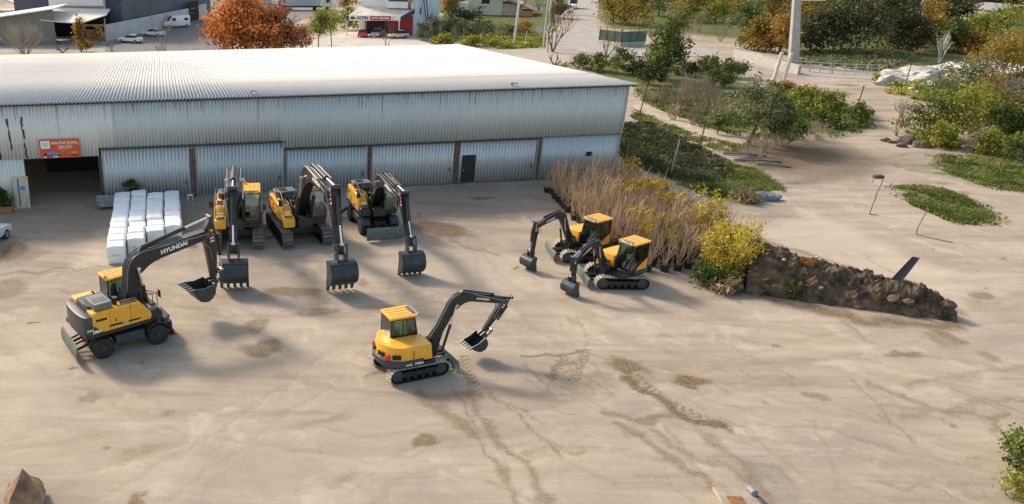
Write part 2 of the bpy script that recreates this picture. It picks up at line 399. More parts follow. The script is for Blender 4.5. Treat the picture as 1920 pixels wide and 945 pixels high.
for q_ in ((100, 930), (420, 900), (760, 930), (1120, 920), (1500, 930), (1800, 900), (1650, 830)): blob(dark, q_, random.uniform(3, 5), random.uniform(1.6, 3), random.uniform(-20, 20), .42, .9)  # vignette-like foreground darkening painted into the ground colour
for q_ in ((270, 850), (640, 900), (1000, 850), (1350, 860), (1720, 780), (600, 790)): blob(mud, q_, random.uniform(.8, 2), random.uniform(.2, .5), random.uniform(10, 40), .35, .8)
stroke(mud, [(1390,548),(1500,575),(1620,603),(1790,612)], .8, .8, .9); stroke(mud, [(1440,455),(1560,490),(1700,540),(1800,590)], .5, .5, .9); blob(mud, (1775,630), .6, .9, 0, .6)
# hall's cast shadow painted as grey ground, one faint grey patch, pale patches
poly(dark, [(0,395),(345,372),(1010,345),(1010,400),(860,400),(700,425),(380,440),(340,440),(200,430),(150,450),(0,470)], .65, 1.6)
poly(dark, [(345,440),(500,450),(520,560),(360,600)], .25, 1.5)
for pts, s in [([(152,450),(204,450),(190,497),(148,500)], .9), ([(1405,430),(1530,402),(1620,440),(1800,520),(1820,600),(1700,560),(1560,500)], .7), ([(820,455),(1000,480),(990,560),(800,540),(640,560),(560,530)], .5), ([(480,590),(560,560),(700,640),(560,670)], .5), ([(60,400),(180,440),(60,455)], .1), ([(0,620),(140,600),(120,760),(0,800)],.4), ([(1100,420),(1250,520),(1200,640),(1040,620),(1000,520)],.35)]:
    poly(pale, pts, s, 1.5)
# vegetation and soil beyond the yard
A = lambda *p: list(p)
poly(veg, A((1166,230),(1215,232),(1330,285),(1420,320),(1470,358),(1340,375),(1230,330),(1165,300)), 1, .8)
poly(veg, A((1680,350),(1740,348),(1800,365),(1862,412),(1835,424),(1770,412),(1710,385)), 1, .8)
poly(veg, A((1765,290),(1920,300),(2050,330),(2050,400),(1900,360),(1830,345),(1780,325)), .9, 1.2)
poly(veg, A((1440,230),(1500,250),(1610,250),(1640,215),(1560,170),(1440,170)), .8, 1.0)
poly(veg, A((1185,165),(1340,170),(1420,245),(1360,250),(1210,195)), .8, 1.5)
poly(veg, A((1060,115),(1380,120),(1400,170),(1190,165)), 1, 1.5)
poly(veg, A((1650,145),(1720,165),(1760,190),(1920,215),(2300,330),(2300,60),(1500,60),(1500,110)), .9, 2.5)
poly(veg, A((1120,45),(1210,66),(1300,62),(1500,100),(1700,60),(2300,60),(2300,-60),(1130,-60)), 1, 3)
poly(veg, A((780,72),(1020,88),(1062,0),(1070,-60),(760,-60),(825,20)), 1, 2)
poly(veg, A((560,75),(650,45),(640,20),(560,45)), .8, 2)
poly(veg, A((0,60),(60,60),(60,0),(-300,-50),(-300,100),(0,95)), .7, 3)
poly(dark, A((1380,262),(1460,245),(1560,262),(1660,300),(1640,325),(1500,350),(1440,340),(1360,290)), 1, 1.5); poly(mud, A((1385,268),(1460,250),(1540,270),(1600,300),(1480,325),(1410,310)), 1.0, 2.5); poly(mud, A((1480,255),(1600,275),(1680,300),(1620,330),(1500,345)), .55, 3); poly(veg, A((1640,300),(1700,300),(1760,330),(1700,330)), .45, 2)
poly(dark, A((1640,270),(1790,290),(1860,330),(1700,315)), .7, 1.5)
stroke(mud, [(1680,310),(1760,340),(1830,370)], .25, .6)
for q_, a_, b_, s_ in (((1430,315),3.5,1.2,.7),((1480,345),3,.7,.55),((1560,290),4,1.6,.6),((1640,255),2.5,1.0,.6),((1680,290),3,1.0,.65),((1760,310),4,1.0,.7),((1700,200),4,2,.55),((1600,160),6,3,.6),((1450,150),4,2.5,.6),((1350,225),3,2,.7),((1860,345),4,1.2,.6),((1560,205),4,2,.7)):
    blob(veg, q_, a_, b_, random.uniform(-15, 15), s_, .9); blob(mud, (q_[0]+random.uniform(-30, 30), q_[1]+8), a_*.8, b_*.7, random.uniform(-20, 10), s_*.8, .9)
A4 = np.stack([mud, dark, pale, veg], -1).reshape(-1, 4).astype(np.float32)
nx_, ny_ = SH; I = np.arange(nx_*ny_).reshape(SH)
Fq = np.stack([I[:-1, :-1], I[1:, :-1], I[1:, 1:], I[:-1, 1:]], -1).reshape(-1, 4)
ZZ = (vnoise(XX, YY, 2.5, 9, 4)-.5)*.05 * (YY < 66)
gm = bpy.data.materials.new('yard_ground'); gm.use_nodes = True
n = gm.node_tree.nodes; l = gm.node_tree.links; b = n['Principled BSDF']; b.inputs['Roughness'].default_value = .9; b.inputs['Specular IOR Level'].default_value = .2
def nd(t, **k):
    o = n.new(t)
    for a_, v_ in k.items(): setattr(o, a_, v_)
    return o
geo = nd('ShaderNodeNewGeometry')
def noi(scale, detail=5, rough=.6, vec=None, dist=0):
    o = nd('ShaderNodeTexNoise'); o.inputs['Scale'].default_value = scale; o.inputs['Detail'].default_value = detail; o.inputs['Roughness'].default_value = rough; o.inputs['Distortion'].default_value = dist
    l.new(vec or geo.outputs['Position'], o.inputs['Vector']); return o.outputs['Fac']
def ramp(fac, stops):
    o = nd('ShaderNodeValToRGB'); e = o.color_ramp.elements
    e[0].position, e[0].color = stops[0][0], (*stops[0][1], 1); e[1].position, e[1].color = stops[-1][0], (*stops[-1][1], 1)
    for p_, c_ in stops[1:-1]: k = e.new(p_); k.color = (*c_, 1)
    l.new(fac, o.inputs['Fac']); return o.outputs[0]
def mix(f, a_, b_, mode='MIX'):
    o = nd('ShaderNodeMix', data_type='RGBA', blend_type=mode)
    if isinstance(f, float): o.inputs[0].default_value = f
    else: l.new(f, o.inputs[0])
    for i_, s_ in ((6, a_), (7, b_)):
        if isinstance(s_, tuple): o.inputs[i_].default_value = (*s_, 1)
        else: l.new(s_, o.inputs[i_])
    return o.outputs[2]
def mth(op, a_, b_=None, c_=None, clamp=False):
    o = nd('ShaderNodeMath', operation=op, use_clamp=clamp)
    for i_, s_ in enumerate((a_, b_, c_)):
        if s_ is None: continue
        if isinstance(s_, (int, float)): o.inputs[i_].default_value = s_
        else: l.new(s_, o.inputs[i_])
    return o.outputs[0]
at = nd('ShaderNodeAttribute', attribute_name='paint'); sx_ = nd('ShaderNodeSeparateColor'); l.new(at.outputs['Color'], sx_.inputs[0])
base = ramp(noi(.13, 8, .6, dist=.6), [(.3, (.28, .245, .20)), (.5, (.37, .315, .24)), (.7, (.46, .395, .30))])
# streaky wash across the yard (dragged dust)
mpn = nd('ShaderNodeMapping'); mpn.inputs['Scale'].default_value = (.10, .55, 1); mpn.inputs['Rotation'].default_value = (0, 0, R(12)); l.new(geo.outputs['Position'], mpn.inputs['Vector'])
base = mix(mth('MULTIPLY', noi(1.2, 7, .62, mpn.outputs[0], .8), .9), base, ramp(noi(.9, 8, .7, mpn.outputs[0], 1.0), [(.3, (.26, .235, .205)), (.5, (.40, .35, .285)), (.72, (.56, .51, .43))]))
base = mix(mth('MULTIPLY', ramp(noi(5, 6, .75), [(.5, (0, 0, 0)), (.8, (1, 1, 1))]), .35), base, (.27, .22, .155))
fine = noi(28, 4, .7)
base = mix(.7, base, ramp(fine, [(.3, (.70, .70, .70)), (.7, (1.18, 1.18, 1.18))]), 'MULTIPLY')
smear = ramp(noi(.55, 9, .66, mpn.outputs[0], 1.6), [(.50, (0, 0, 0)), (.62, (1, 1, 1))])
base = mix(mth('MULTIPLY', smear, .50), base, (.235, .19, .14))
palep = ramp(noi(.35, 8, .7, None, .8), [(.54, (0, 0, 0)), (.64, (1, 1, 1))])
base = mix(mth('MULTIPLY', palep, .42), base, (.54, .485, .40))
spk = ramp(noi(3.2, 9, .85), [(.60, (0, 0, 0)), (.70, (1, 1, 1))])
base = mix(mth('MULTIPLY', spk, .6), base, (.17, .13, .085))
grv = ramp(noi(45, 3, .8), [(.62, (0, 0, 0)), (.70, (1, 1, 1))])
base = mix(mth('MULTIPLY', grv, .35), base, (.20, .17, .14))
br = mth('MULTIPLY_ADD', noi(10, 7, .8), 4.2, -1.9)
mudm = mth('MULTIPLY', mth('MULTIPLY', sx_.outputs[0], 1.5), mth('ADD', br, .4, clamp=True), clamp=True)
base = mix(mth('MULTIPLY', sx_.outputs[2], .6), base, (.56, .495, .40))
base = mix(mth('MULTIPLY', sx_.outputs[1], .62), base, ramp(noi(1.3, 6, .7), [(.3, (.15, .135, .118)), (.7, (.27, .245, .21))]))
base = mix(mth('MULTIPLY', mth('MULTIPLY_ADD', noi(2.2, 6, .7), 1.4, -.2, clamp=True), mth('MULTIPLY', sx_.outputs[0], .8)), base, (.225, .165, .10))
base = mix(mudm, base, ramp(noi(3, 5, .7), [(.3, (.075, .056, .036)), (.7, (.19, .13, .065))]))
green = ramp(noi(.9, 8, .7), [(.25, (.045, .055, .018)), (.5, (.10, .115, .03)), (.75, (.19, .17, .07))])
base = mix(1.0, base, (.97, .935, .925), 'MULTIPLY')
vgm = mth('MULTIPLY_ADD', mth('ADD', at.outputs['Alpha'], mth('MULTIPLY_ADD', noi(1.6, 7, .7), .9, -.45)), 3.0, -1.0, clamp=True)
base = mix(vgm, base, green)
l.new(base, b.inputs['Base Color'])
bp = nd('ShaderNodeBump'); bp.inputs['Strength'].default_value = .35; bp.inputs['Distance'].default_value = .04
l.new(mth('ADD', noi(9, 6, .7), mth('MULTIPLY', noi(1.5, 4), 2.0)), bp.inputs['Height']); l.new(bp.outputs[0], b.inputs['Normal'])
me = npmesh('ground', np.stack([XX, YY, ZZ], -1).reshape(-1, 3), Fq, gm, smooth=True)
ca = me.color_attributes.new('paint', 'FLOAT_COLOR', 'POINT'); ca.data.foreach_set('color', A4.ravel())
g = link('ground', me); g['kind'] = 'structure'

def sheet(name, pts, z, m, world=False, jitter=0.0, sub=1):
    P = [p if world else G(*p) for p in pts]; Q = []
    for i in range(len(P)):
        a_, b_ = Vector(P[i]), Vector(P[(i+1) % len(P)])
        for k in range(sub): q = a_.lerp(b_, k/sub); Q.append((q.x+random.gauss(0, jitter), q.y+random.gauss(0, jitter)))
    mb = MB(); mb.add([(x, y, z) for x, y in Q], [tuple(range(len(Q)))])
    o = mb.build(name, m, smooth=False); o['kind'] = 'structure'; return o
ASPH = mat('asphalt', (0.17, 0.165, 0.16), .9, 0, .2, .6, bump=.1, bscale=15)
ASPHP = mat('pale_road', (0.34, 0.315, 0.28), .9, 0, .2, .5)
PAVE = mat('pink_paving', (0.40, 0.32, 0.27), .9, 0, .2, .4, stretch=(1, 6, 1))
PATH = mat('sandy_path', (0.40, 0.34, 0.25), .95, 0, .25, .6, bump=.2)
CFOR = mat('pale_forecourt', (0.50, 0.45, 0.39), .9, 0, .15, .3)
# roads and paved areas beyond the hall
sheet('side_road', [(1040,86),(1128,84),(1118,40),(1130,-40),(1098,-40),(1080,30)], .03, ASPHP)
sheet('main_road', [(-700,101),(0,104),(930,97),(1040,84),(1125,80),(1350,92),(1340,106),(1210,106),(1000,104),(930,112),(0,120),(-700,118)], .05, ASPHP)
sheet('factory_yard', [(196,98),(385,98),(650,10),(660,-30),(372,-25),(372,36),(198,77)], .02, ASPH)
sheet('shop_forecourt', [(540,97),(850,95),(800,80),(775,66),(650,60),(560,84)], .07, CFOR)
sheet('shed_forecourt', [(-60,100),(196,99),(200,78),(170,74),(80,72),(-60,80)], .025, ASPHP)
sheet('brick_pavement', [(945,107),(1000,98),(1110,96),(1165,108),(1080,125),(1000,118)], .08, PAVE)
sheet('path', [(1188,190),(1240,208),(1330,240),(1400,262),(1392,272),(1310,256),(1240,228),(1188,204)], .03, PATH, jitter=.12, sub=6)
sheet('canal_road', [(1330,100),(1500,130),(1650,140),(1640,150),(1500,142),(1330,112)], .04, ASPHP)

# ================================================================== WAREHOUSE
WH = thing('warehouse', 'long corrugated metal warehouse with white roof and one open dark bay', 'warehouse', (26.1, 63.9, 0), R(9.5))
def galv(name, c1, c2, metal, rough, rust=0.0, streak=1.0):
    m = bpy.data.materials.new(name); m.use_nodes = True; MATS[name] = m
    n = m.node_tree.nodes; l = m.node_tree.links; b = n['Principled BSDF']
    b.inputs['Metallic'].default_value = metal; b.inputs['Roughness'].default_value = rough
    tc = n.new('ShaderNodeTexCoord'); mp = n.new('ShaderNodeMapping'); mp.inputs['Scale'].default_value = (1.3*streak, 1, .12); l.new(tc.outputs['Object'], mp.inputs['Vector'])
    nz = n.new('ShaderNodeTexNoise'); nz.inputs['Scale'].default_value = 1.6; nz.inputs['Detail'].default_value = 7; nz.inputs['Roughness'].default_value = .65; l.new(mp.outputs[0], nz.inputs['Vector'])
    cr = n.new('ShaderNodeValToRGB'); cr.color_ramp.elements[0].position = .3; cr.color_ramp.elements[1].position = .68
    c1 = tuple(a*.45+b*.55 for a, b in zip(c1, c2)); cr.color_ramp.elements[0].color = (*c1, 1); cr.color_ramp.elements[1].color = (*c2, 1); l.new(nz.outputs['Fac'], cr.inputs[0])
    out = cr.outputs[0]
    # grime at the foot and rust freckles
    mp2 = n.new('ShaderNodeMapping'); mp2.inputs['Scale'].default_value = (2.5, 1, .5); l.new(tc.outputs['Object'], mp2.inputs['Vector'])
    n2 = n.new('ShaderNodeTexNoise'); n2.inputs['Scale'].default_value = 2.2; n2.inputs['Detail'].default_value = 8; n2.inputs['Roughness'].default_value = .75; l.new(mp2.outputs[0], n2.inputs['Vector'])
    c3 = n.new('ShaderNodeValToRGB'); c3.color_ramp.elements[0].position = .60-.1*rust; c3.color_ramp.elements[1].position = .75-.08*rust; l.new(n2.outputs['Fac'], c3.inputs[0])
    mm = n.new('ShaderNodeMath'); mm.operation = 'MULTIPLY'; mm.inputs[1].default_value = .25+.5*rust; l.new(c3.outputs[0], mm.inputs[0])
    mx = n.new('ShaderNodeMix'); mx.data_type = 'RGBA'; l.new(mm.outputs[0], mx.inputs[0]); l.new(out, mx.inputs[6]); mx.inputs[7].default_value = (.20, .13, .09, 1)
    l.new(mx.outputs[2], b.inputs['Base Color'])
    return m
WALL1 = galv('wall_sheet_pale', (.58, .59, .56), (.72, .72, .69), 0, .6)
WALL2 = galv('wall_sheet_blue', (.43, .48, .495), (.54, .585, .595), 0, .6)
WALL3 = galv('wall_sheet_grey', (.46, .50, .505), (.57, .60, .60), 0, .6)
DOORS = galv('galvanised_door', (.38, .43, .45), (.62, .64, .64), .2, .42, .0, 2.0)
DOORB = galv('blue_galvanised_door', (.34, .395, .42), (.54, .58, .60), .2, .42, 0, 2.0)
RUSTS = galv('rusty_sheet', (.42, .36, .25), (.62, .58, .48), .1, .7, 1.0)
ROOFM = galv('roof_sheet', (.47, .455, .43), (.64, .62, .59), 0.0, .9, -.8)
ROOFM.node_tree.nodes['Principled BSDF'].inputs['Specular IOR Level'].default_value = .1
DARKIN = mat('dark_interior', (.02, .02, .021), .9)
RUST = mat('rust_streak', (.085, .035, .02), .9, 0, .5, 6)
DGREY = mat('dark_trim', (.05, .052, .055), .6)
PIPE = mat('galvanised_pipe', (.42, .44, .45), .4, .5)
STEELP = mat('rusty_post', (.20, .15, .12), .8, 0, .5, 5)

def corr(name, s0, s1, z0, z1, b0, m, parent, pitch=.26, depth=.035, rust=False):
    """ribbed sheet facing -y, 0.6 mm metal given a real back"""
    k = int(round((s1-s0)/pitch)); xs = []; ds = []
    for i in range(k):
        x = s0+i*(s1-s0)/k; p = (s1-s0)/k
        xs += [x, x+.42*p, x+.5*p, x+.92*p]; ds += [0, 0, -depth, -depth]
    xs.append(s1); ds.append(0); xs = np.array(xs); ds = np.array(ds)
    V = []; n_ = len(xs)
    for z in (z0, z1):
        V.append(np.stack([xs, b0+ds, np.full(n_, z)], 1))
    for z in (z0, z1):
        V.append(np.stack([xs, b0+ds+.012, np.full(n_, z)], 1))
    V = np.concatenate(V); i = np.arange(n_-1)
    F = np.concatenate([np.stack([i, i+1, n_+i+1, n_+i], 1), np.stack([2*n_+i+1, 2*n_+i, 3*n_+i, 3*n_+i+1], 1), np.stack([n_+i, n_+i+1, 3*n_+i+1, 3*n_+i], 1), np.stack([i+1, i, 2*n_+i, 2*n_+i+1], 1)])
    return link(name, npmesh(name, V, F, m), parent)
L0 = -64.0
for s0, s1, zb, m in [(L0, -46.0, 3.6, WALL1), (-46.0, -41.4, 3.62, WALL1), (-41.4, -40.3, 4.2, WALL1), (-40.3, -27.8, 4.2, WALL3), (-27.8, -13.6, 3.62, WALL2), (-13.6, 0.35, 3.62, WALL3)]:
    corr('wall_sheet', s0, s1, zb, 7.52, 0, m, WH)
corr('wall_sheet', L0, -46.8, 0, 3.6, .03, WALL1, WH)
for s0, s1, z1, m in [(-41.2, -34.85, 4.2, DOORS), (-34.3, -27.65, 4.2, DOORB), (-27.4, -21.05, 3.62, DOORB), (-20.65, -13.9, 3.62, DOORS), (-13.45, -6.95, 3.62, DOORS)]:
    corr('sliding_door', s0, s1, .08, z1, .10, m, WH, pitch=.27, depth=.06)
for s0, s1, z1 in [(-41.2, -34.85, 4.2), (-34.3, -27.65, 4.2), (-27.4, -21.05, 3.62), (-20.65, -13.9, 3.62), (-13.45, -6.95, 3.62)]:
    fr = MB(); fr.box(s0-.05, s0+.03, .03, .12, .05, z1); fr.box(s1-.03, s1+.05, .03, .12, .05, z1); fr.box(s0, s1, .025, .115, .03, .13)
    fr.build('door_frame', STEELP if s0 in (-20.65, -13.45) else PIPE, WH); MB().box(s0-.2, s1+.2, -.10, .02, z1-.16, z1-.08).build('door_rail', DGREY, WH)
    MB().box(s1-.35, s1-.28, -.06, .06, 1.1, 1.45).build('door_handle', DGREY, WH)
corr('wall_sheet', -6.4, .3, 0, 3.62, .08, DOORB, WH)
for s in (-34.58, -27.52, -20.85, -13.68, -6.68): MB().box(s-.22, s+.22, .16, .4, 0, 4.3).build('steel_post', STEELP, WH)
MB().box(-41.5, -41.25, .0, .4, 0, 3.62).build('steel_post', DGREY, WH)
MB().box(-46.95, -46.75, .05, .4, 0, 3.6).build('steel_post', DGREY, WH)
for s, z1 in ((-34.65, 4.1), (-27.55, 3.6), (-20.95, 3.6), (-20.75, 3.6), (-13.75, 3.6), (-13.6, 3.6), (-6.85, 3.6), (-6.5, 3.6)):
    MB().cyl((s, .02, 0), (s, .02, z1), .045, n=8).build('downpipe', STEELP if s != -6.85 and s != -6.5 else PIPE, WH)
mb = MB(); mb.box(-34.75, -34.45, -.08, -.02, 3.85, 4.1); mb.tube([(-34.75,-.05,3.9),(-34.75,-.05,2.2),(-34.5,-.05,2.2)], .03)
mb.build('pipe_bracket', STEELP, WH)
mb = MB(); mb.box(-46.7, -41.4, -.01, .0, 3.56, 3.62); mb.box(-41.3, -27.6, -.02, .06, 4.17, 4.21); mb.box(-27.5, .36, -.03, .06, 3.58, 3.62)
mb.build('sheet_flashing', DGREY, WH)
# back shell keeps the inside dark
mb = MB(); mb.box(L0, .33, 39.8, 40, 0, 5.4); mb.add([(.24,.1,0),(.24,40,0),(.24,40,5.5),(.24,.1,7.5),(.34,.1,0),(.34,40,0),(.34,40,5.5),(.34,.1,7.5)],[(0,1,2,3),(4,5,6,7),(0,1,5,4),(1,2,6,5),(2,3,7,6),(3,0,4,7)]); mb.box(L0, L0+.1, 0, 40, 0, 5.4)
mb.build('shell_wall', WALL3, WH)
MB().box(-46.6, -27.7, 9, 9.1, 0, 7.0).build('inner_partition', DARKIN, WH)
# roof
def roofz(bd): return 7.62 - .0518*bd
s0, s1 = L0-.5, 1.15; pitch = .26; k = int((s1-s0)/pitch); xs = []; hs = []
for i in range(k):
    x = s0+i*pitch; xs += [x, x+.4*pitch, x+.55*pitch, x+.85*pitch]; hs += [0, 0, .085, .085]
xs.append(s0+k*pitch); hs.append(0); xs = np.array(xs); hs = np.array(hs); n_ = len(xs); V = []
for th in (0, -.03):
    for bd in (-.35, 13.4, 27, 40.4): V.append(np.stack([xs, np.full(n_, bd), hs+roofz(bd)+th], 1))
V = np.concatenate(V); i = np.arange(n_-1); Fs = []
for r_ in range(3): Fs.append(np.stack([r_*n_+i, r_*n_+i+1, (r_+1)*n_+i+1, (r_+1)*n_+i], 1)); Fs.append(np.stack([(4+r_)*n_+i+1, (4+r_)*n_+i, (5+r_)*n_+i, (5+r_)*n_+i+1], 1))
Fs.append(np.stack([4*n_+i, 4*n_+i+1, i+1, i], 1)); Fs.append(np.stack([3*n_+i, 3*n_+i+1, 7*n_+i+1, 7*n_+i], 1))
link('roof', npmesh('roof', V, np.concatenate(Fs), ROOFM), WH)
for bd in (7.0, 20.2, 33.6):
    mb = MB(); mb.add([(L0, bd, roofz(bd)+.088), (1.1, bd, roofz(bd)+.088), (1.1, bd+.16, roofz(bd+.16)+.093), (L0, bd+.16, roofz(bd+.16)+.093)], [(0,1,2,3)])
    mb.build('roof_lap', mat('roof_lap_grey', (.36, .35, .33), .8, 0, .3, 2), WH, smooth=False)
DRIP = mat('drip_stain', (.27, .28, .27), .8, 0, .3, 5)
mb = MB()
for k in range(170):
    s_ = random.uniform(-60, .2); ln = random.expovariate(2.2)+.1; ww = random.uniform(.015, .05); mb.add([(s_-ww, -.0385, 7.46), (s_+ww, -.0385, 7.46), (s_+ww*.3, -.0385, 7.46-ln), (s_-ww*.3, -.0385, 7.46-ln)], [(0,1,2,3)])
o_ = mb.build('drip_stain', DRIP, WH, smooth=False); o_['kind'] = 'stuff'
mb = MB(); mb.box(L0, .9, -.2, -.05, 7.48, 7.56); mb.build('eave_beam', DGREY, WH)
mb = MB(); mb.tube([(.30, -.09, 7.4), (.30, -.09, 4.3), (.22, -.12, 4.1)], .07, 8); mb.tube([(.24,-.05,4.15),(.2,-.05,0)], .05, 8); mb.build('corner_pipe', PIPE, WH)
dr = MB().box(-13.2, -12.05, .0, .06, .12, 2.38).build('door', mat('dark_door', (.018, .017, .02), .6), WH, bevel=.01)
MB().box(-13.05, -12.98, -.05, .0, 1.1, 1.2).build('handle', PIPE, dr)
MB().box(-2.5, -2.05, -.02, .07, 1.85, 2.2).build('vent_opening', DARKIN, WH)
for s in (-29.8, -9.3):
    fl = MB().box(s-.22, s+.22, .1, .45, 7.78, 7.98).build('floodlight', DGREY, WH, bevel=.02)
    MB().box(s-.17, s+.17, .05, .1, 7.8, 7.95).build('lens', LENS, fl)
# rust runs on the old sheets at the far left
for s, za, zb in ((-48.45, 6.9, 3.65), (-47.55, 6.6, 4.4), (-46.6, 6.7, 3.7), (-48.9, 6.3, 5)):
    mb = MB(); z = za
    while z > zb:
        h = random.uniform(.1, .4); x = s+(za-z)*.03+random.uniform(-.05, .05); ww = random.uniform(.015, .075)
        mb.box(x-ww, x+ww, -.043, -.038, z-h, z); z -= h*random.uniform(.7, 1.1)
    mb.build('rust_streak', RUST, WH)

def whp(s, b_, z=0):
    c, s_ = math.cos(R(9.5)), math.sin(R(9.5)); return (26.1+s*c-b_*s_, 63.9+s*s_+b_*c, z)
# the sign above the open bay
sg = thing('sign', 'orange sign with white lettering and a blue lorry above the open bay', 'sign', whp(-44.12, -.09, 3.62), R(9.5))
SGO = mat('orange_sign', (.62, .105, .025), .5, 0, .06, 2); SGW = mat('sign_white', (.85, .85, .83), .5, 0, .02, 2); SGG = mat('sign_mint', (.55, .72, .62), .5, 0, .1, 9); SGB = mat('sign_blue', (.08, .28, .65), .5); SGK = mat('sign_black', (.02, .02, .025), .5); SGY = mat('sign_yellow', (.80, .30, .03), .5)
MB().box(-1.43, 1.43, -.05, .03, 0, 1.38).build('panel', SGO, sg, bevel=.01)
lg = MB().box(-1.32, -.68, -.062, -.05, .72, 1.28).build('emblem', SGW, sg)
mb = MB(); mb.box(-1.2, -.8, -.066, -.062, .86, 1.16); mb.build('emblem_field', SGG, lg)
lettering('MAKİNE İKMAL', .27, SGW, sg, (.38, -.058, 1.10), (1, 0, 0), (0, 0, 1), .012)
lettering('ŞEFLİĞİ', .27, SGW, sg, (.38, -.058, .78), (1, 0, 0), (0, 0, 1), .012)
mb = MB(); mb.box(-.92, -.15, -.058, -.05, .22, .42, 0); mb.prism([(-1.18, .12), (-1.18, .28), (-1.1, .4), (-.95, .4), (-.95, .12)], -.058, -.05, 1); mb.box(-.95, -.1, -.058, -.05, .14, .2, 1)
for x in (-1.08, -.45, -.25): mb.cyl((x, -.061, .1), (x, -.05, .1), .07, n=12, m=2)
mb.build('lorry_picture', [SGB, SGK, SGW], sg, smooth=False)
mb = MB(); mb.tube([(-.05, -.056, .28), (.12, -.056, .5), (.3, -.056, .58), (.62, -.056, .58), (.85, -.056, .38)], .035, 4, 0); mb.box(.8, 1.2, -.058, -.05, .3, .46, 0); mb.box(.75, 1.3, -.058, -.05, .12, .2, 1); mb.cyl((-.05,-.06,.22),(-.05,-.05,.22),.07,n=8,m=1)
mb.build('digger_picture', [SGY, SGK], sg, smooth=False)

# rusty door leaf leaning by the bay, plants, trough
t = thing('metal_sheet', 'rusty cream metal sheet leaning beside the open bay', 'metal sheet', whp(-47.2, -.35), R(9.5))
M = Matrix.Rotation(R(-6), 4, 'X')
mb = MB(); mb.box(-.55, .55, -.03, .03, 0, 2.35, M=M); mb.build('panel', RUSTS, t)
mb = MB(); mb.box(-.25, .3, -.037, -.03, 1.35, 1.62, 0, M); mb.build('sticker', [SGB], t)
mb = MB(); mb.box(-.2, -.12, -.036, -.03, .1, 2.2, 0, M); mb.build('rust_streak', RUST, t)

# ================================================================== EXCAVATORS
def stadium(L, H, n=10):
    r = H/2; P = []
    for i in range(n+1):
        a = -math.pi/2+math.pi*i/n; P.append((L/2-r+r*math.cos(a), r+r*math.sin(a)))
    for i in range(n+1):
        a = math.pi/2+math.pi*i/n; P.append((-L/2+r+r*math.cos(a), r+r*math.sin(a)))
    return P
def make_track(root, ysign, gauge, L, H, wd, belt_mat, shoes=46):
    yc = ysign*gauge/2; out = stadium(L, H); inn = [(x*.97, H/2+(z-H/2)*.82) for x, z in out]
    n = len(out); mb = MB(); vs = []
    y0, y1 = yc-wd/2, yc+wd/2
    for y in (y0+.02, y1-.02):
        vs += [(p[0], y, p[1]) for p in out] + [(p[0], y, p[1]) for p in inn]
    fs = []; o = 2*n
    for i in range(n):
        j = (i+1) % n
        fs += [(i, j, n+j, n+i), (o+j, o+i, o+n+i, o+n+j), (j, i, o+i, o+j), (n+i, n+j, o+n+j, o+n+i)]
    mb.add(vs, fs)
    per = [0]
    for i in range(n): per.append(per[-1]+math.dist(out[i], out[(i+1) % n]))
    T = per[-1]
    for k in range(shoes):
        s_ = T*k/shoes; i = max(j for j in range(n) if per[j] <= s_); a, b_ = out[i], out[(i+1) % n]
        f = (s_-per[i])/max(1e-6, per[i+1]-per[i]); x = a[0]+(b_[0]-a[0])*f; z = a[1]+(b_[1]-a[1])*f
        ang = math.atan2(b_[1]-a[1], b_[0]-a[0])
        M = Matrix.Translation((x, 0, z)) @ Matrix.Rotation(-ang, 4, 'Y')
        h = T/shoes*.40
        mb.box(-h, h, y0, y1, -.026, .004, 1, M); mb.box(h*.35, h*.75, y0+.01, y1-.01, -.065, -.02, 1, M)
    tr = mb.build('track', [BLK, belt_mat], root)
    fr = MB(); fr.box(-L/2+H*.5, L/2-H*.5, yc-wd*.28, yc+wd*.28, H*.30, H*.66)
    fr.build('track_frame', BLK, tr, bevel=.02)
    for sx in (-1, 1):
        MB().lathe([(.02, -wd*.36), (H*.36, -wd*.34), (H*.38, wd*.34), (.02, wd*.36)], (sx*(L/2-H/2), yc, H/2), 'y', 18).build('sprocket', CHA, tr)
    for k in range(6):
        x = -L/2+H*.75+(L-H*1.5)*k/5
        MB().cyl((x, yc-wd*.33, H*.23), (x, yc+wd*.33, H*.23), H*.13, n=10).build('roller', BLK, tr)
def make_wheel(root, x, y, r=.52, wd=.62):
    s_ = 1 if y > 0 else -1
    mb = MB()
    for off in (-.17, .17):
        pr = [(r*.55, off-.15), (r*.86, off-.15), (r*.97, off-.11), (r, off-.05), (r, off+.05), (r*.97, off+.11), (r*.86, off+.15), (r*.55, off+.15)]
        mb.lathe(pr, (x, y, r), 'y', 30)
        for k in range(26):
            a = 2*math.pi*k/26; M = Matrix.Translation((x, y+off, r)) @ Matrix.Rotation(-a, 4, 'Y')
            mb.box(r*.96, r*1.035, -.13, .13, -.025, .025, 0, M)
    w_ = mb.build('wheel', RUB, root)
    MB().lathe([(.05, s_*.34), (r*.20, s_*.33), (r*.24, s_*.24), (r*.5, s_*.20), (r*.58, s_*.30), (r*.58, -s_*.1), (.05, -s_*.1)], (x, y, r), 'y', 20).build('rim', CHA, w_)
def sect(p, q, t): return (p[0]+(q[0]-p[0])*t, p[1]+(q[1]-p[1])*t)
def boom_curve(F, K, T, n=7, c=.30):
    a = sect(K, F, c); b_ = sect(K, T, c); P = [F, sect(F, a, .5), a]
    for i in range(1, n):
        t = i/n; P.append(((1-t)**2*a[0]+2*t*(1-t)*K[0]+t*t*b_[0], (1-t)**2*a[1]+2*t*(1-t)*K[1]+t*t*b_[1]))
    return P + [b_, sect(b_, T, .5), T]
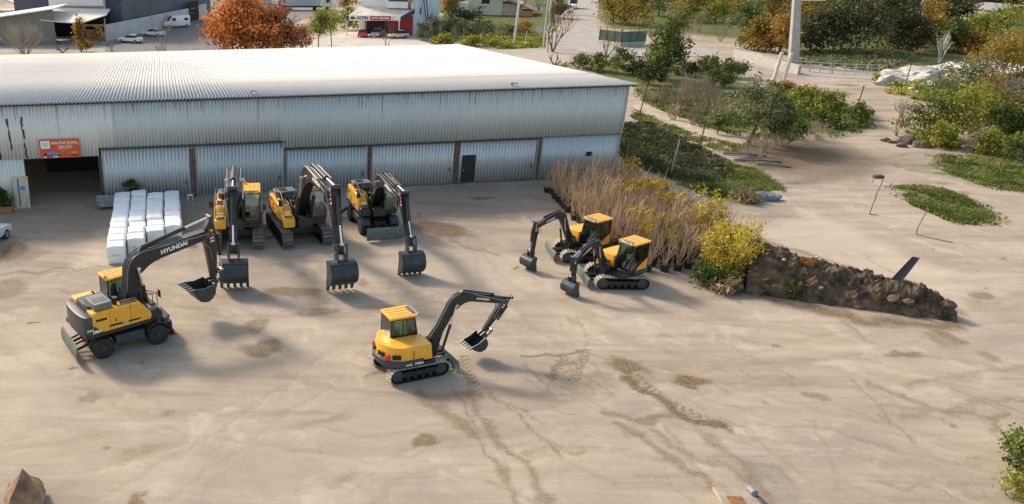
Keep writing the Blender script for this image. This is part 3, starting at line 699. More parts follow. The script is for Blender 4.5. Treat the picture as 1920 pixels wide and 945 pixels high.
def bar(name, P, W_, y, m, parent, bevel=.015):
    up, lo = [], []; n = len(P)
    for i in range(n):
        a, b_ = P[max(0, i-1)], P[min(n-1, i+1)]; dx, dz = b_[0]-a[0], b_[1]-a[1]; L = math.hypot(dx, dz); nx, nz = -dz/L, dx/L
        w0 = W_(i/(n-1))/2; up.append((P[i][0]+nx*w0, P[i][1]+nz*w0)); lo.append((P[i][0]-nx*w0, P[i][1]-nz*w0))
    return MB().strip(up, lo, -y, y).build(name, m, parent, bevel=bevel), up, lo
def ram(name, p, q, y, r, parent, split=.55):
    p = Vector((p[0], y, p[1])); q = Vector((q[0], y, q[1])); m_ = p.lerp(q, split)
    c = MB().cyl(p, m_, r, n=12).cyl(m_-(q-p).normalized()*.06, m_, r*1.2, n=12).build(name, BLK, parent)
    MB().cyl(m_, q, r*.55, n=10).cyl(q-Vector((0, r*1.1, 0)), q+Vector((0, r*1.1, 0)), r*.9, n=10).build('piston_rod', CHR, c)
    return c

def front_attachment(root, rz, F, K, T, A0, E, phi, bs, bw, th, bd, words, tsize, hoses=4, arm_w=1.0):
    """boom, arm, bucket in the x,z plane of the upper body; rz turns it with the upper body"""
    fin = []
    P = boom_curve(F, K, T)
    Wf = lambda t: bd*(.55+.45*min(1, t/.35)) if t < .5 else bd*(1-.50*(t-.5)/.5)
    bo, up, lo = bar('boom', P, Wf, th, BLK, root)
    mb = MB(); mb.cyl((F[0], -th*1.5, F[1]), (F[0], th*1.5, F[1]), bd*.22, n=14); mb.build('foot_pin', CHA, bo)
    MB().cyl((T[0], -th*1.25, T[1]), (T[0], th*1.25, T[1]), bd*.22, n=14).build('boom_pin', CHA, bo)
    # arm
    L = math.dist(T, E); d = ((E[0]-T[0])/L, (E[1]-T[1])/L); nrm = (-d[1], d[0])
    at_ = lambda a, c: (T[0]+d[0]*a+nrm[0]*c, T[1]+d[1]*a+nrm[1]*c)
    aw = bd*.62*arm_w
    pr = [A0, at_(-.10*L, aw*.75), at_(.10*L, aw*.85), at_(L*.92, aw*.28), at_(L*1.02, 0), at_(L*.95, -aw*.25), at_(.15*L, -aw*.40), at_(-.06*L, -aw*.45)]
    ar = MB().prism(pr, -th*.72, th*.72).build('arm', BLK, root, bevel=.015)
    MB().cyl((A0[0], -th*.9, A0[1]), (A0[0], th*.9, A0[1]), bd*.13, n=12).build('arm_pin', CHA, ar)
    # rams
    q = lo[5] if len(lo) > 5 else lo[len(lo)//2]; q2 = P[4]
    for s_ in (-1, 1): ram('boom_ram', (F[0]+bd*.85, F[1]-bd*.55), q2, s_*(th+.11*bd/.7), bd*.115, root, .58)
    i0 = 7
    ram('arm_ram', (up[i0][0], up[i0][1]+bd*.18), A0, 0, bd*.12, root, .62)
    mb = MB(); mb.prism([up[i0-1], up[i0+1], (up[i0][0]+.05, up[i0][1]+bd*.26), (up[i0][0]-.08, up[i0][1]+bd*.26)], -th*.4, th*.4); mb.build('ram_bracket', BLK, bo)
    lk = at_(L*.86, aw*.95)
    ram('bucket_ram', at_(.08*L, aw*1.12), lk, 0, bd*.10, root, .6)
    # bucket
    b1 = (math.cos(phi), math.sin(phi)); b2 = (-b1[1], b1[0])
    bp_ = lambda u, w_: (E[0]+b1[0]*u+b2[0]*w_, E[1]+b1[1]*u+b2[1]*w_)
    ear = bp_(.10*bs, .42*bs)
    mb = MB()
    for s_ in (-1, 1):
        mb.strip([at_(L*.84, 0), sect(at_(L*.84, 0), lk, .5), lk], [at_(L*.89, .0), sect(at_(L*.89, 0), lk, .5), (lk[0]+d[0]*.08, lk[1]+d[1]*.08)], s_*th*.85-.02, s_*th*.85+.02)
        mb.cyl((lk[0], s_*th*.9, lk[1]), (ear[0], s_*th*.9, ear[1]), .055*bs, n=8)
    mb.cyl((lk[0], -th, lk[1]), (lk[0], th, lk[1]), .06*bs, n=10)
    mb.build('bucket_linkage', CHA, root)
    bk = MB()
    for s_ in (-1, 1):
        bk.prism([bp_(-.10*bs, -.09*bs), bp_(.42*bs, -.05*bs), bp_(.42*bs, .32*bs), bp_(.16*bs, .52*bs), bp_(-.04*bs, .46*bs)], s_*th*.8-.035, s_*th*.8+.035)
    sh = [(.28, .02), (.24, .30), (.30, .58), (.48, .82), (.76, .94), (1.06, .90), (1.32, .68), (1.52, .36), (1.66, .02)]
    out = [bp_(u*bs, v*bs) for u, v in sh]; cu, cv = .9, .25
    inn = [bp_((u+(cu-u)*.05)*bs, (v+(cv-v)*.06)*bs) for u, v in sh]
    bk.strip(out, inn, -bw/2, bw/2)
    side = out + [bp_(1.5*bs, -.02*bs), bp_(.9*bs, .10*bs)]
    for s_ in (-1, 1): bk.prism(side, s_*bw/2-.02, s_*bw/2+.02)
    for u, v in ((.34, .66), (.66, .92), (1.22, .79)): bk.cyl((*[bp_(u*bs, (v)*bs)[0]], -bw/2-.02, bp_(u*bs, v*bs)[1]), (bp_(u*bs, v*bs)[0], bw/2+.02, bp_(u*bs, v*bs)[1]), .028*bs, n=6)
    bo_ = bk.build('bucket', BUC, root)
    for k in range(5):
        y = -bw/2+.05+(bw-.1)*k/4; tw = .06*bs+.012
        MB().prism([bp_(1.52*bs, -.02*bs), bp_(1.90*bs, -.02*bs), bp_(1.88*bs, .03*bs), bp_(1.62*bs, .14*bs), bp_(1.52*bs, .12*bs)], y-tw, y+tw).build('tooth', CHA, bo_)
    # hoses along the boom and over the arm
    for k in range(hoses):
        y = (k-(hoses-1)/2)*th*(.55 if hoses < 5 else .42); pts = []
        for i in range(1, len(up)-1):
            pts.append((up[i][0]-.02, y, up[i][1]+.05+.03*math.sin(i*1.3+k)))
        pts = [(up[0][0]-.25, y, up[0][1]+.05)] + pts
        MB().tube(pts, .022, 5).build('hydraulic_hose', GREYM if k % 2 == 0 else BLK, bo)
    for s_ in (-1, 1):
        pts = [(up[-3][0], s_*th*1.15, up[-3][1]), (T[0]-.05, s_*th*1.5, T[1]+bd*.1), (at_(.1*L, -aw*.7)[0], s_*th*1.45, at_(.1*L, -aw*.7)[1]), (at_(.3*L, -aw*.1)[0], s_*th*.95, at_(.3*L, -aw*.1)[1]), (at_(.55*L, 0)[0], s_*th*.85, at_(.55*L, 0)[1])]
        MB().tube(pts, .02, 5).build('hydraulic_hose', GREYM if s_ < 0 else BLK, ar)
    # warning stripes and lettering
    mb = MB(); c0 = at_(.02*L, 0)
    for k in range(5):
        a = at_((.02+.035*k)*L, aw*.10); b_ = at_((.02+.035*k)*L, aw*.52); c = at_((.045+.035*k)*L, aw*.52); e_ = at_((.045+.035*k)*L, aw*.10)
        mb.prism([a, b_, c, e_], -th*.72-.006, -th*.72, k % 2); mb.prism([a, b_, c, e_], th*.72, th*.72+.006, k % 2)
    mb.build('warning_stripe', [WHT, REDM], ar, smooth=False)
    mb = MB(); a, b_, c, e_ = at_(-.08*L, aw*.1), at_(-.08*L, aw*.5), at_(-.005*L, aw*.5), at_(-.005*L, aw*.1)
    mb.prism([a, b_, c, e_], -th*.72-.006, -th*.72); mb.prism([a, b_, c, e_], th*.72, th*.72+.006); mb.build('yellow_sticker', YEL, ar, smooth=False)
    i = len(P)-4; j = len(P)-1; dx, dz = P[j][0]-P[i][0], P[j][1]-P[i][1]; LL = math.hypot(dx, dz)
    cc = sect(P[i], P[j], .38); dirx = (dx/LL, 0, dz/LL); upv = (-dz/LL, 0, dx/LL)
    for s_ in (-1, 1):
        lettering(words, tsize, WHT, bo, (cc[0], s_*(th+.008), cc[1]), tuple(-s_*v for v in dirx), upv, .04, sx=1.12)
    return bo

def make_cab(root, x0, x1, y0, y1, z0, z1, slope=.28, seatx=None, skirt=.55):
    """skeleton of posts, glass, roof; driver's seat inside"""
    p = .075; zs = z0+skirt
    side = [(x0, z0), (x1, z0), (x1+.02, zs), (x1-slope, z1-.1), (x0, z1-.1)]
    mb = MB()
    mb.box(x0, x1, y0, y1, z0, z0+.12)
    for y in (y0, y1-.05):
        mb.prism([(x0, z0), (x1-.02, z0), (x1, zs*.6+z0*.4), (x0+.5*(x1-x0), zs*.6+z0*.4), (x0, zs)], y, y+.05)
        mb.prism([(x0, z0), (x0+p, z0), (x0+p, z1-.08), (x0, z1-.08)], y-.004, y+p)
        mb.prism([(x1-p, z0), (x1, z0), (x1+.02, zs), (x1-slope, z1-.08), (x1-slope-p, z1-.08), (x1-p, zs)], y-.004, y+p)
        mb.box(x0+.42*(x1-x0), x0+.42*(x1-x0)+.05, y, y+.05, z0+.2, z1-.08)
    mb.box(x0, x1-slope, y0, y1, z1-.12, z1-.04)
    mb.box(x0, x0+.05, y0, y1, z0, zs)
    mb.box(x1-.04, x1+.02, y0+.02, y1-.02, z0, z0+skirt*.35)
    cb = mb.build('cab', BLK, root, bevel=.012)
    ro = MB(); ro.box(x0-.05, x1-slope+.10, y0-.05, y1+.05, z1-.04, z1+.06)
    nr = 4
    for k in range(nr):
        y = y0+(y1-y0)*(k+.5)/nr; ro.box(x0+.06, x1-slope-.12, y-.055, y+.055, z1+.058, z1+.078)
    ro.build('cab_roof', YEL, cb, bevel=.025)
    MB().box(x1-slope-.10, x1-slope+.08, y0+.1, y1-.1, z1+.06, z1+.07).build('roof_hatch', mat('smoked_plastic', (.10, .06, .04), .2), cb)
    gl = MB(); gl.prism([(x1-.03, z0+skirt*.35), (x1-.01, z0+skirt*.35), (x1, zs), (x1-slope-.02, z1-.12), (x1-slope-.035, z1-.12), (x1-.02, zs)], y0+p, y1-p); gl.build('window', GLS, cb)
    for y in (y0+.015, y1-.03): 
        MB().prism([(x0+p, zs-.05), (x0+.42*(x1-x0), zs-.05), (x0+.42*(x1-x0), z1-.12), (x0+p, z1-.12)], y, y+.012).build('window', GLS, cb)
        MB().prism([(x0+.42*(x1-x0)+.05, z0+.3*skirt+.1), (x1-p, z0+.3*skirt+.1), (x1-p, zs), (x1-slope-p, z1-.12), (x0+.42*(x1-x0)+.05, z1-.12)], y, y+.012).build('window', GLS, cb)
    MB().box(x0+.01, x0+.02, y0+p, y1-p, zs, z1-.12).build('window', GLS, cb)
    yc = (y0+y1)/2; xs = x0+(x1-x0)*.28
    mb = MB(); mb.box(xs, xs+.5, yc-.26, yc+.26, z0+.35, z0+.52); mb.box(xs-.12, xs+.04, yc-.25, yc+.25, z0+.45, z0+1.15); mb.box(xs-.1, xs+.02, yc-.13, yc+.13, z0+1.15, z0+1.38)
    mb.build('seat', SEAT, cb, bevel=.04)
    mb = MB(); 
    for s_ in (-1, 1): mb.box(xs, xs+.5, yc+s_*.38-.08, yc+s_*.38+.08, z0+.4, z0+.62); mb.cyl((xs+.42, yc+s_*.38, z0+.6), (xs+.45, yc+s_*.36, z0+.85), .03, n=6)
    mb.box(x1-.35, x1-.15, y0+.1, y0+.3, z0+.3, z0+1.0)
    mb.build('console', CHA, cb)
    pp = MB(); pp.box(x1-.42, x1-.38, yc-.1, yc+.22, z0+.75, z0+1.1); pp.build('paper_note', WHT, cb)
    for y in (yc-.28, yc+.28):
        MB().box(x1-slope+.02, x1-slope+.12, y-.07, y+.07, z1-.02, z1+.05).build('work_lamp', LENS, cb, bevel=.01)
    mb = MB(); mb.tube([(x1, y1+.02, zs), (x1+.15, y1+.22, zs+.2), (x1+.15, y1+.25, zs+.55)], .015, 5); mb.box(x1+.13, x1+.17, y1+.15, y1+.35, zs+.3, zs+.65); mb.build('mirror', BLK, cb)
    mb = MB(); mb.tube([(x1-slope*.2, y1+.03, z0+.3), (x1-slope*.2+.02, y1+.09, z0+.4), (x1-slope*.6, y1+.09, z0+1.0), (x1-slope*.6, y1+.03, z0+1.1)], .014, 5); mb.build('door_handle', GREYM, cb)
    return cb

def rot_children(root, names_upper, rz):
    for o in root.children:
        if o.get('_up'): o.rotation_euler = (0, 0, rz)
def large_body(root, z=1.12, decal='', wheeled=False, sh=1.08, cx=0.0):
    """upper body of the big machines: swing deck, counterweight, doors, hood, cab"""
    mb = MB(); mb.box(-2.35, 1.35, -1.28, 1.28, z, z+.22); mb.box(.9, 1.7, -.42, .42, z, z+.5); mb.cyl((0, 0, z-.22), (0, 0, z), .62, n=28)
    mb.build('swing_deck', BLK, root, bevel=.02)
    out = [(-1.93, -1.30), (-1.93, 1.30)] + [(-2.02-.42*math.cos(R(a))**.6, 1.30*math.sin(R(a))) for a in range(82, -83, -12)]
    MB().prismz(out, z+.02, z+1.12).build('counterweight', CHA, root, bevel=.08, seg=2)
    # right side: stepped yellow boxes
    sb = MB(); sb.prism([(-1.95, z+.20), (.98, z+.20), (1.04, z+.42), (.98, z+.62), (.45, z+sh), (-1.95, z+sh)], -1.31, -.62)
    pb = sb.build('side_door', YEL, root, bevel=.035)
    mb = MB(); mb.prism([(-1.94, z+.66), (-1.45, z+.225), (-1.94, z+.225)], -1.322, -1.313); mb.prism([(-1.25, z+.40), (.35, z+.36), (.5, z+.44), (-1.05, z+.50)], -1.322, -1.313); mb.build('side_stripe', BLK, pb, smooth=False)
    mb = MB()
    for x in (-1.1, -.05): mb.box(x-.008, x+.008, -1.316, -1.31, z+.22, z+sh-.04)
    mb.box(-1.9, .9, -1.3155, -1.31, z+.215, z+.23)
    mb.box(-1.8, -1.25, -1.318, -1.31, z+.82, z+.94); mb.box(-.85, -.8, -1.33, -1.31, z+.6, z+.78); mb.build('door_seam', BLK, pb, smooth=False)
    lettering('HASEL', .11, WHT, pb, (-.35, -1.328, z+.435), (1, 0, 0), (0, 0, 1), .03)
    # left side panels behind cab
    lb = MB().box(-1.95, -.78, .66, 1.31, z+.20, z+sh).build('side_door', YEL, root, bevel=.035)
    # hood
    hd = MB().box(-1.93, -.62, -.68, .70, z+.20, z+sh+.12).build('engine_hood', CHA, root, bevel=.05)
    MB().box(-1.75, -.85, -1.15, .1, z+sh+.02, z+sh+.34).build('hood_cover', mat('hood_grey', (.15, .16, .17), .5), hd, bevel=.04)
    mb = MB()
    for k in range(5): mb.box(-1.6+k*.13, -1.53+k*.13, -.9, -.4, z+sh+.342, z+sh+.352)
    mb.build('hood_grille', BLK, hd, smooth=False)
    MB().tube([(-1.15, .38, z+1.25), (-1.15, .38, z+1.55), (-1.28, .38, z+1.68)], .06, 10).build('exhaust', GREYM, root)
    MB().cyl((-.62, -.85, z+sh), (-.62, -.85, z+sh+.3), .11, n=12).cyl((-.62, -.85, z+sh+.3), (-.62, -.85, z+sh+.37), .14, n=12).build('air_filter', BLK, root)
    # front step box with dark tread
    st = MB(); st.prism([(.98, z+.02), (1.62, z+.02), (1.62, z+.42), (1.5, z+.55), (.98, z+.62)], -1.28, -.62); fb = st.build('tool_box', YEL if not wheeled else BLK, root, bevel=.03)
    MB().box(1.05, 1.45, -1.18, -.72, z+.585, z+.60).build('tread_plate', BLK, fb)
    mb = MB(); mb.box(-.4, .4, -1.2, -.72, z+sh+.002, z+sh+.015); mb.box(.35, .45, -1.25, -.68, z+.95, z+1.05); mb.build('tread_plate', BLK, pb)
    for y in (-1.05, -.85): MB().box(1.0, 1.06, y-.07, y+.07, z+.68, z+.80).build('headlight', LENS, fb)
    mb = MB()
    mb.tube([(1.4, -1.22, z+.5), (1.4, -1.22, z+1.45), (.6, -1.22, z+1.85), (-.5, -1.22, z+1.85), (-.5, -1.22, z+sh)], .022, 6)
    mb.tube([(1.4, -.72, z+.5), (1.4, -.72, z+1.2), (.7, -.72, z+1.5), (.7, -.72, z+1.05)], .022, 6)
    mb.tube([(.6, -1.22, z+1.85), (.6, -1.22, z+1.1)], .018, 6); mb.tube([(-.5, -1.22, z+1.45), (1.3, -1.22, z+1.45)], .015, 6)
    mb.build('handrail', BLK, root)
    mb = MB(); mb.tube([(1.35, -1.22, z+1.4), (1.45, -1.42, z+1.5)], .015, 5); mb.box(1.42, 1.46, -1.55, -1.3, z+1.3, z+1.65); mb.build('mirror', BLK, root)
    # boom bracket & clutter
    mb = MB()
    for y in (-.36, .30): mb.prism([(-.1, z+.2), (.95, z+.2), (.75, z+.75), (.4, z+1.0), (.1, z+.8)], y, y+.07)
    mb.box(-.6, .1, -.6, .3, z+.2, z+.6); mb.build('boom_bracket', BLK, root, bevel=.01)
    mb = MB()
    for k in range(7): a = random.uniform(-.5, .25); mb.tube([(-.55, a, z+.6), (-.2, a+random.uniform(-.1, .1), z+random.uniform(.8, 1.15)), (.25, a*.5, z+1.15)], .025, 5)
    mb.build('hydraulic_hose', BLK, root)
    cb = make_cab(root, -.62+cx, 1.28+cx, .36, 1.33, z+.22, z+2.02)
    MB().cyl((-.45, .5, z+2.06), (-.45, .5, z+2.22), .07, n=10).build('beacon', ORA, cb)
    return pb

def excavator(name, label, kind, loc, th, uh, pose, belt=None, grp=None, sc=1.0):
    root = thing(name, label, 'excavator', (loc[0], loc[1], 0.0), R(th), grp)
    before = set(root.children)
    dz = R(uh-th)
    up = thing('tmp', 'x', 'x')      # parts of the upper body are gathered here first
    if kind == 'tracked':
        for s_ in (-1, 1): make_track(root, s_, 2.38, 4.45, .92, .62, belt or STL)
        mb = MB(); mb.box(-1.0, 1.0, -.95, .95, .45, .85); mb.cyl((0, 0, .8), (0, 0, 1.0), .75, n=24)
        for sx in (-1, 1):
            for sy in (-1, 1): mb.add([(sx*.5, sy*.5, .45), (sx*.9, sy*.5, .45), (sx*1.25, sy*1.1, .38), (sx*.85, sy*1.1, .38), (sx*.5, sy*.5, .8), (sx*.9, sy*.5, .8), (sx*1.25, sy*1.1, .7), (sx*.85, sy*1.1, .7)], [(0,1,2,3),(4,5,6,7),(0,1,5,4),(1,2,6,5),(2,3,7,6),(3,0,4,7)])
        mb.build('undercarriage_frame', BLK, root, bevel=.02)
        large_body(up, 1.08); front_attachment(up, 0, **pose)
    elif kind == 'wheeled':
        for x in (-1.38, 1.38):
            for y in (-.98, .98): make_wheel(root, x, y)
        mb = MB(); mb.box(-1.9, 1.9, -.38, .38, .55, .95); mb.box(-.75, .75, -.95, .95, .5, .95); mb.cyl((0, 0, .9), (0, 0, 1.2), .62, n=24)
        for x in (-1.38, 1.38): mb.box(x-.14, x+.14, -.8, .8, .4, .68)
        mb.build('chassis', BLK, root, bevel=.02)
        for s_ in (-1, 1):
            MB().box(-.72, .72, s_*.95, s_*1.22, .55, 1.0).build('step_box', CHA, root, bevel=.03)
        for s_ in (-1, 1):          # mudguards over the front axle
            arc = [(1.38+.66*math.cos(R(a)), .52+.66*math.sin(R(a))) for a in range(25, 156, 13)]; ar2 = [(1.38+.63*math.cos(R(a)), .52+.63*math.sin(R(a))) for a in range(25, 156, 13)]
            MB().strip(arc, ar2, s_*.72, s_*1.28).build('mudguard', CHA, root)
        bx = pose.pop('blade', -1); bd_ = pose.pop('breach', 2.62)
        c = [(bx*(bd_+.10*math.cos(R(a))), .52+.42*math.sin(R(a))) for a in range(-80, 81, 20)]; c2 = [(x-bx*.05, z) for x, z in c]
        bl = MB().strip(c, c2, -1.28, 1.28).build('blade', BLADE, root)
        mb = MB()
        for y in (-.45, .45): mb.tube([(bx*1.7, y, .6), (bx*bd_, y, .35)], .07, 6); mb.tube([(bx*1.75, y*.8, .85), (bx*bd_, y*.8, .62)], .05, 6)
        mb.build('blade_arm', BLK, bl)
        fx = -bx; outr = pose.pop('outrigger', .35)
        mb = MB(); mb.box(fx*1.85, fx*2.25, -.95, .95, .55, .95); mb.box(fx*1.6, fx*2.3, -.55, .55, .95, 1.08); mb.build('outrigger_beam', BLK, root, bevel=.02)
        for s_ in (-1, 1):
            fy = s_*(1.15+outr*1.6); fz = .48 if outr < .3 else .10
            mb = MB(); mb.tube([(fx*2.08, s_*.75, .8), (fx*2.08, s_*(1.0+outr*.9), .62+.1*outr), (fx*2.08, fy, fz+.08)], .12, 6); mb.box(fx*1.9, fx*2.26, fy-.2, fy+.2, fz-.05, fz+.02)
            mb.build('outrigger', BLK, root, bevel=.01)
            MB().tube([(fx*2.15, s_*.45, 1.0), (fx*2.15, fy-s_*.2, fz+.25)], .055, 8).build('outrigger_ram', BLK, root)
        mb = MB(); mb.box(fx*1.75, fx*2.0, -1.15, -.75, .95, 1.3); mb.build('tool_locker', CHA, root, bevel=.02)
        pb = large_body(up, 1.27, wheeled=True, sh=1.26, cx=.18)
        lettering('HW', .16, WHT, pb, (-2.12, -1.312, 1.27+.46), (1, 0, 0), (0, 0, 1), .03)
        lettering('180A', .22, WHT, pb, (-1.80, -1.332, 1.27+.34), (1, 0, 0), (0, 0, 1), .04)
        front_attachment(up, 0, **pose)
    else:                                                   # short-tailed midi machine
        for s_ in (-1, 1): make_track(root, s_, 1.80, 2.98, .74, .48, belt or DUST, 40)
        mb = MB(); mb.box(-.75, .8, -.72, .72, .28, .55); mb.cyl((0, 0, .5), (0, 0, .72), .5, n=24); mb.build('undercarriage_frame', BLK, root, bevel=.02)
        c = [(1.92+.09*math.cos(R(a)), .36+.28*math.sin(R(a))) for a in range(-85, 86, 17)]; c2 = [(x-.045, z) for x, z in c]
        bl = MB().strip(c, c2, -1.14, 1.14).build('blade', BLADE, root)
        mb = MB()
        for y in (-.42, .42): mb.box(.7, 1.93, y-.05, y+.05, .30, .44)
        mb.tube([(.8, 0, .5), (1.9, 0, .45)], .06, 8); mb.build('blade_arm', CHA, bl, bevel=.01)
        z = .74
        rear = [(-.70-1.0*math.cos(R(a))**.75, 1.12*math.sin(R(a))) for a in range(-88, 89, 11)]
        out = [(.75, -1.10)] + rear + [(.2, 1.12), (.95, .95), (.95, -.3)]
        MB().prismz(out, z, z+.16).build('swing_deck', BLK, up, bevel=.02)
        out2 = [(.15, -1.13)] + [(-.70-1.05*math.cos(R(a))**.75, 1.15*math.sin(R(a))) for a in range(-88, 89, 11)] + [(.0, 1.15), (0, 0)]
        cw = MB().prismz(out2, z+.06, z+.40).build('counterweight', CHA, up, bevel=.04)
        rear3 = [(-.70-1.0*math.cos(R(a))**.8, 1.10*math.sin(R(a))) for a in range(-88, 89, 11)]
        out3 = [(.58, -1.10)] + rear3 + [(-.75, 1.10), (-.95, 1.05), (-.95, .0), (.58, -.0)]
        hd = MB().prismz(out3, z+.30, z+1.02, shrink=.93, cen=(-.4, -.1)).build('engine_hood', YEL, up, bevel=.13, seg=3)
        for a0, nm, mm in ((-42, 'tail_lamp', REDM), (42, 'tail_lamp', REDM)):
            a = R(a0); x, y = -.70-1.04*math.cos(a)**.75, 1.10*math.sin(a)
            MB().box(-.1, .1, -.09, .09, -.13, .13, M=Matrix.Translation((x+.06, y*.97, z+.52)) @ Matrix.Rotation(a if a0 > 0 else a, 4, 'Z')).build(nm, mm, hd, bevel=.03)
        for a0 in (-66, -20, 20):
            a = R(a0); x, y = -.70-1.03*math.cos(a)**.75, 1.12*math.sin(a)
            mb = MB()
            M = Matrix.Translation((x+.04, y*.97, z+.58)) @ Matrix.Rotation(-a, 4, 'Z')
            for k in range(4): mb.box(-.06, .03, -.18, .18, -.08+k*.05, -.05+k*.05, 0, M)
            mb.box(-.03, .0, -.2, .2, -.1, .12, 0, M); mb.build('grille', BLK, hd)
        mb = MB(); mb.box(-.38, -.36, -1.105, -1.09, z+.3, z+.8); mb.build('door_seam', BLK, hd)
        lettering('HASEL', .12, WHT, cw, (-.62, -1.165, z+.2), (1, 0, 0), (0, 0, 1), .03)
        lettering('HX85A', .14, WHT, cw, (-.1, -1.145, z+.2), (1, 0, 0), (0, 0, 1), .04)
        cb = make_cab(up, -1.0, .45, .06, 1.08, z+.16, z+1.95, slope=.22, skirt=.5)
        MB().box(.27, .49, .14, 1.0, z+1.92, z+1.98).build('visor', GREYM, cb)
        mb = MB(); mb.prism([(-.95, z+.22), (.0, z+.22), (-.2, z+.55), (-.95, z+1.0)], 1.09, 1.13); mb.build('side_cover', YEL, cb)
        mb = MB(); mb.box(.55, 1.25, -.35, .05, z-.1, z+.42); mb.cyl((1.1, -.15, z-.12), (1.1, -.15, z+.5), .17, n=14)
        for y in (-.33, .0): mb.prism([(.95, z+.2), (1.35, z+.2), (1.2, z+.62), (.95, z+.6)], y-.03, y+.03)
        mb.build('swing_post', BLK, up, bevel=.02)
        mb = MB()
        for k in range(5): y = -.35+.09*k; mb.tube([(.6, y, z+.35), (.8, y*.9, z+.8), (1.05, y*.7, z+.75)], .022, 5)
        mb.build('hydraulic_hose', BLK, up)
        front_attachment(up, 0, **pose)
    for o in list(up.children):
        o.parent = root; o.rotation_euler = (0, 0, dz)
    off = -.15 if kind == 'midi' else -.04
    for o in root.children:
        if o.name.split('.')[0] in ('boom', 'arm', 'boom_ram', 'arm_ram', 'bucket_ram', 'bucket', 'bucket_linkage'):
            o.location = (-off*math.sin(dz), off*math.cos(dz), 0)
    bpy.data.objects.remove(up)
    root.scale = (sc, sc, sc)
    return root
BIG = dict(bs=1.0, bw=1.55, th=.29, bd=.92, words='HYUNDAI', tsize=.28, hoses=7)
MID = dict(bs=.62, bw=.85, th=.14, bd=.56, words='HYUNDAI', tsize=.14, hoses=3)
excavator('wheeled_excavator', 'yellow and black wheeled excavator alone in front of the white sacks, boom reaching right', 'wheeled', (-8.75, 35.2), 31, 36,
    dict(BIG, F=(.5, 2.1), K=(.85, 4.15), T=(4.95, 4.65), A0=(5.15, 5.5), E=(5.25, 2.05), phi=R(183), bs=.95, bw=1.2, tsize=.30, th=.24, blade=-1, outrigger=.1))
excavator('tracked_excavator', 'tracked excavator parked nearest the white sacks, bucket teeth on the ground', 'tracked', (-4.05, 49.7), -87, -87,
    dict(BIG, F=(.35, 1.75), K=(2.3, 4.6), T=(5.8, 4.55), A0=(6.25, 5.0), E=(7.1, 1.85), phi=R(-88), bs=1.0, bw=1.42), sc=1.12)
excavator('tracked_excavator', 'tracked excavator with raised boom, middle of the three parked by the hall', 'tracked', (-.02, 50.15), -75, -75,
    dict(BIG, F=(.35, 1.75), K=(2.7, 4.75), T=(6.85, 4.75), A0=(7.3, 5.2), E=(8.15, 1.95), phi=R(-86), bs=1.0, bw=1.38), sc=1.12)
excavator('wheeled_excavator', 'wheeled excavator with blade and spread feet, parked right of the tracked ones', 'wheeled', (5.1, 51.9), -78, -79.5,
    dict(BIG, F=(.35, 1.95), K=(2.2, 4.1), T=(6.5, 4.15), A0=(6.95, 4.6), E=(8.35, 1.75), phi=R(-86), bs=1.02, bw=1.38, bd=.8, blade=1, breach=3.0, outrigger=.45))
excavator('compact_excavator', 'yellow compact excavator standing alone in the middle of the yard, seen from behind', 'midi', (5.15, 32.45), 20, 20,
    dict(MID, F=(1.0, 1.15), K=(2.2, 3.5), T=(4.75, 2.85), A0=(5.15, 2.95), E=(3.8, 1.35), phi=R(212)))
excavator('compact_excavator', 'compact excavator close to the potted trees, the farther one of the pair', 'midi', (17.75, 46.2), 177, 210,
    dict(MID, F=(1.05, 1.15), K=(2.15, 3.3), T=(4.1, 2.8), A0=(4.35, 3.1), E=(4.2, 1.1), phi=R(-92), bd=.48))
excavator('compact_excavator', 'compact excavator close to the potted trees, the nearer one of the pair', 'midi', (18.5, 42.35), 178, 211,
    dict(MID, F=(1.05, 1.15), K=(2.15, 2.95), T=(3.65, 2.15), A0=(3.9, 2.35), E=(3.55, 1.05), phi=R(-98), bd=.48))

# ================================================================== BULK SACKS
SACK = mat('white_sack', (.90, .90, .91), .55, 0, .06, 1.5, bump=.35, bscale=3.0)
PRT = mat('sack_print', (.25, .35, .60), .6)
def sack_mesh():
    bm = bmesh.new(); bmesh.ops.create_cube(bm, size=1.0)
    bmesh.ops.subdivide_edges(bm, edges=bm.edges, cuts=7, use_grid_fill=True)
    off = random.uniform(0, 50)
    for v in bm.verts:
        x, y, z = v.co; k = 1+.035*math.cos(math.pi*z)
        x, y = x*k, y*k; e = max(abs(x), abs(y))
        z2 = z+.035*noise.noise(Vector((x*3+off, y*3, z*2)))-(.05*max(0, e-.38)/.12 if z > .4 else 0)
        nn = noise.noise_vector(Vector((x*2.5+off, y*2.5, z*4)))*.045+noise.noise_vector(Vector((x*9+off, y*9, z*9)))*.014
        v.co = Vector((x+nn.x, y+nn.y, max(-.5, z2)))
    for f in bm.faces: f.smooth = True
    me = bpy.data.meshes.new('sack'); bm.to_mesh(me); bm.free(); me.materials.append(SACK); return me
sm = [sack_mesh() for _ in range(6)]
cols = [(10, 44.95), (9, 46.4), (7, 47.9), (7, 48.75)]
wn = ['first (leftmost)', 'second', 'third', 'fourth (rightmost)']
ex, ey = math.cos(R(9.5)), math.sin(R(9.5))
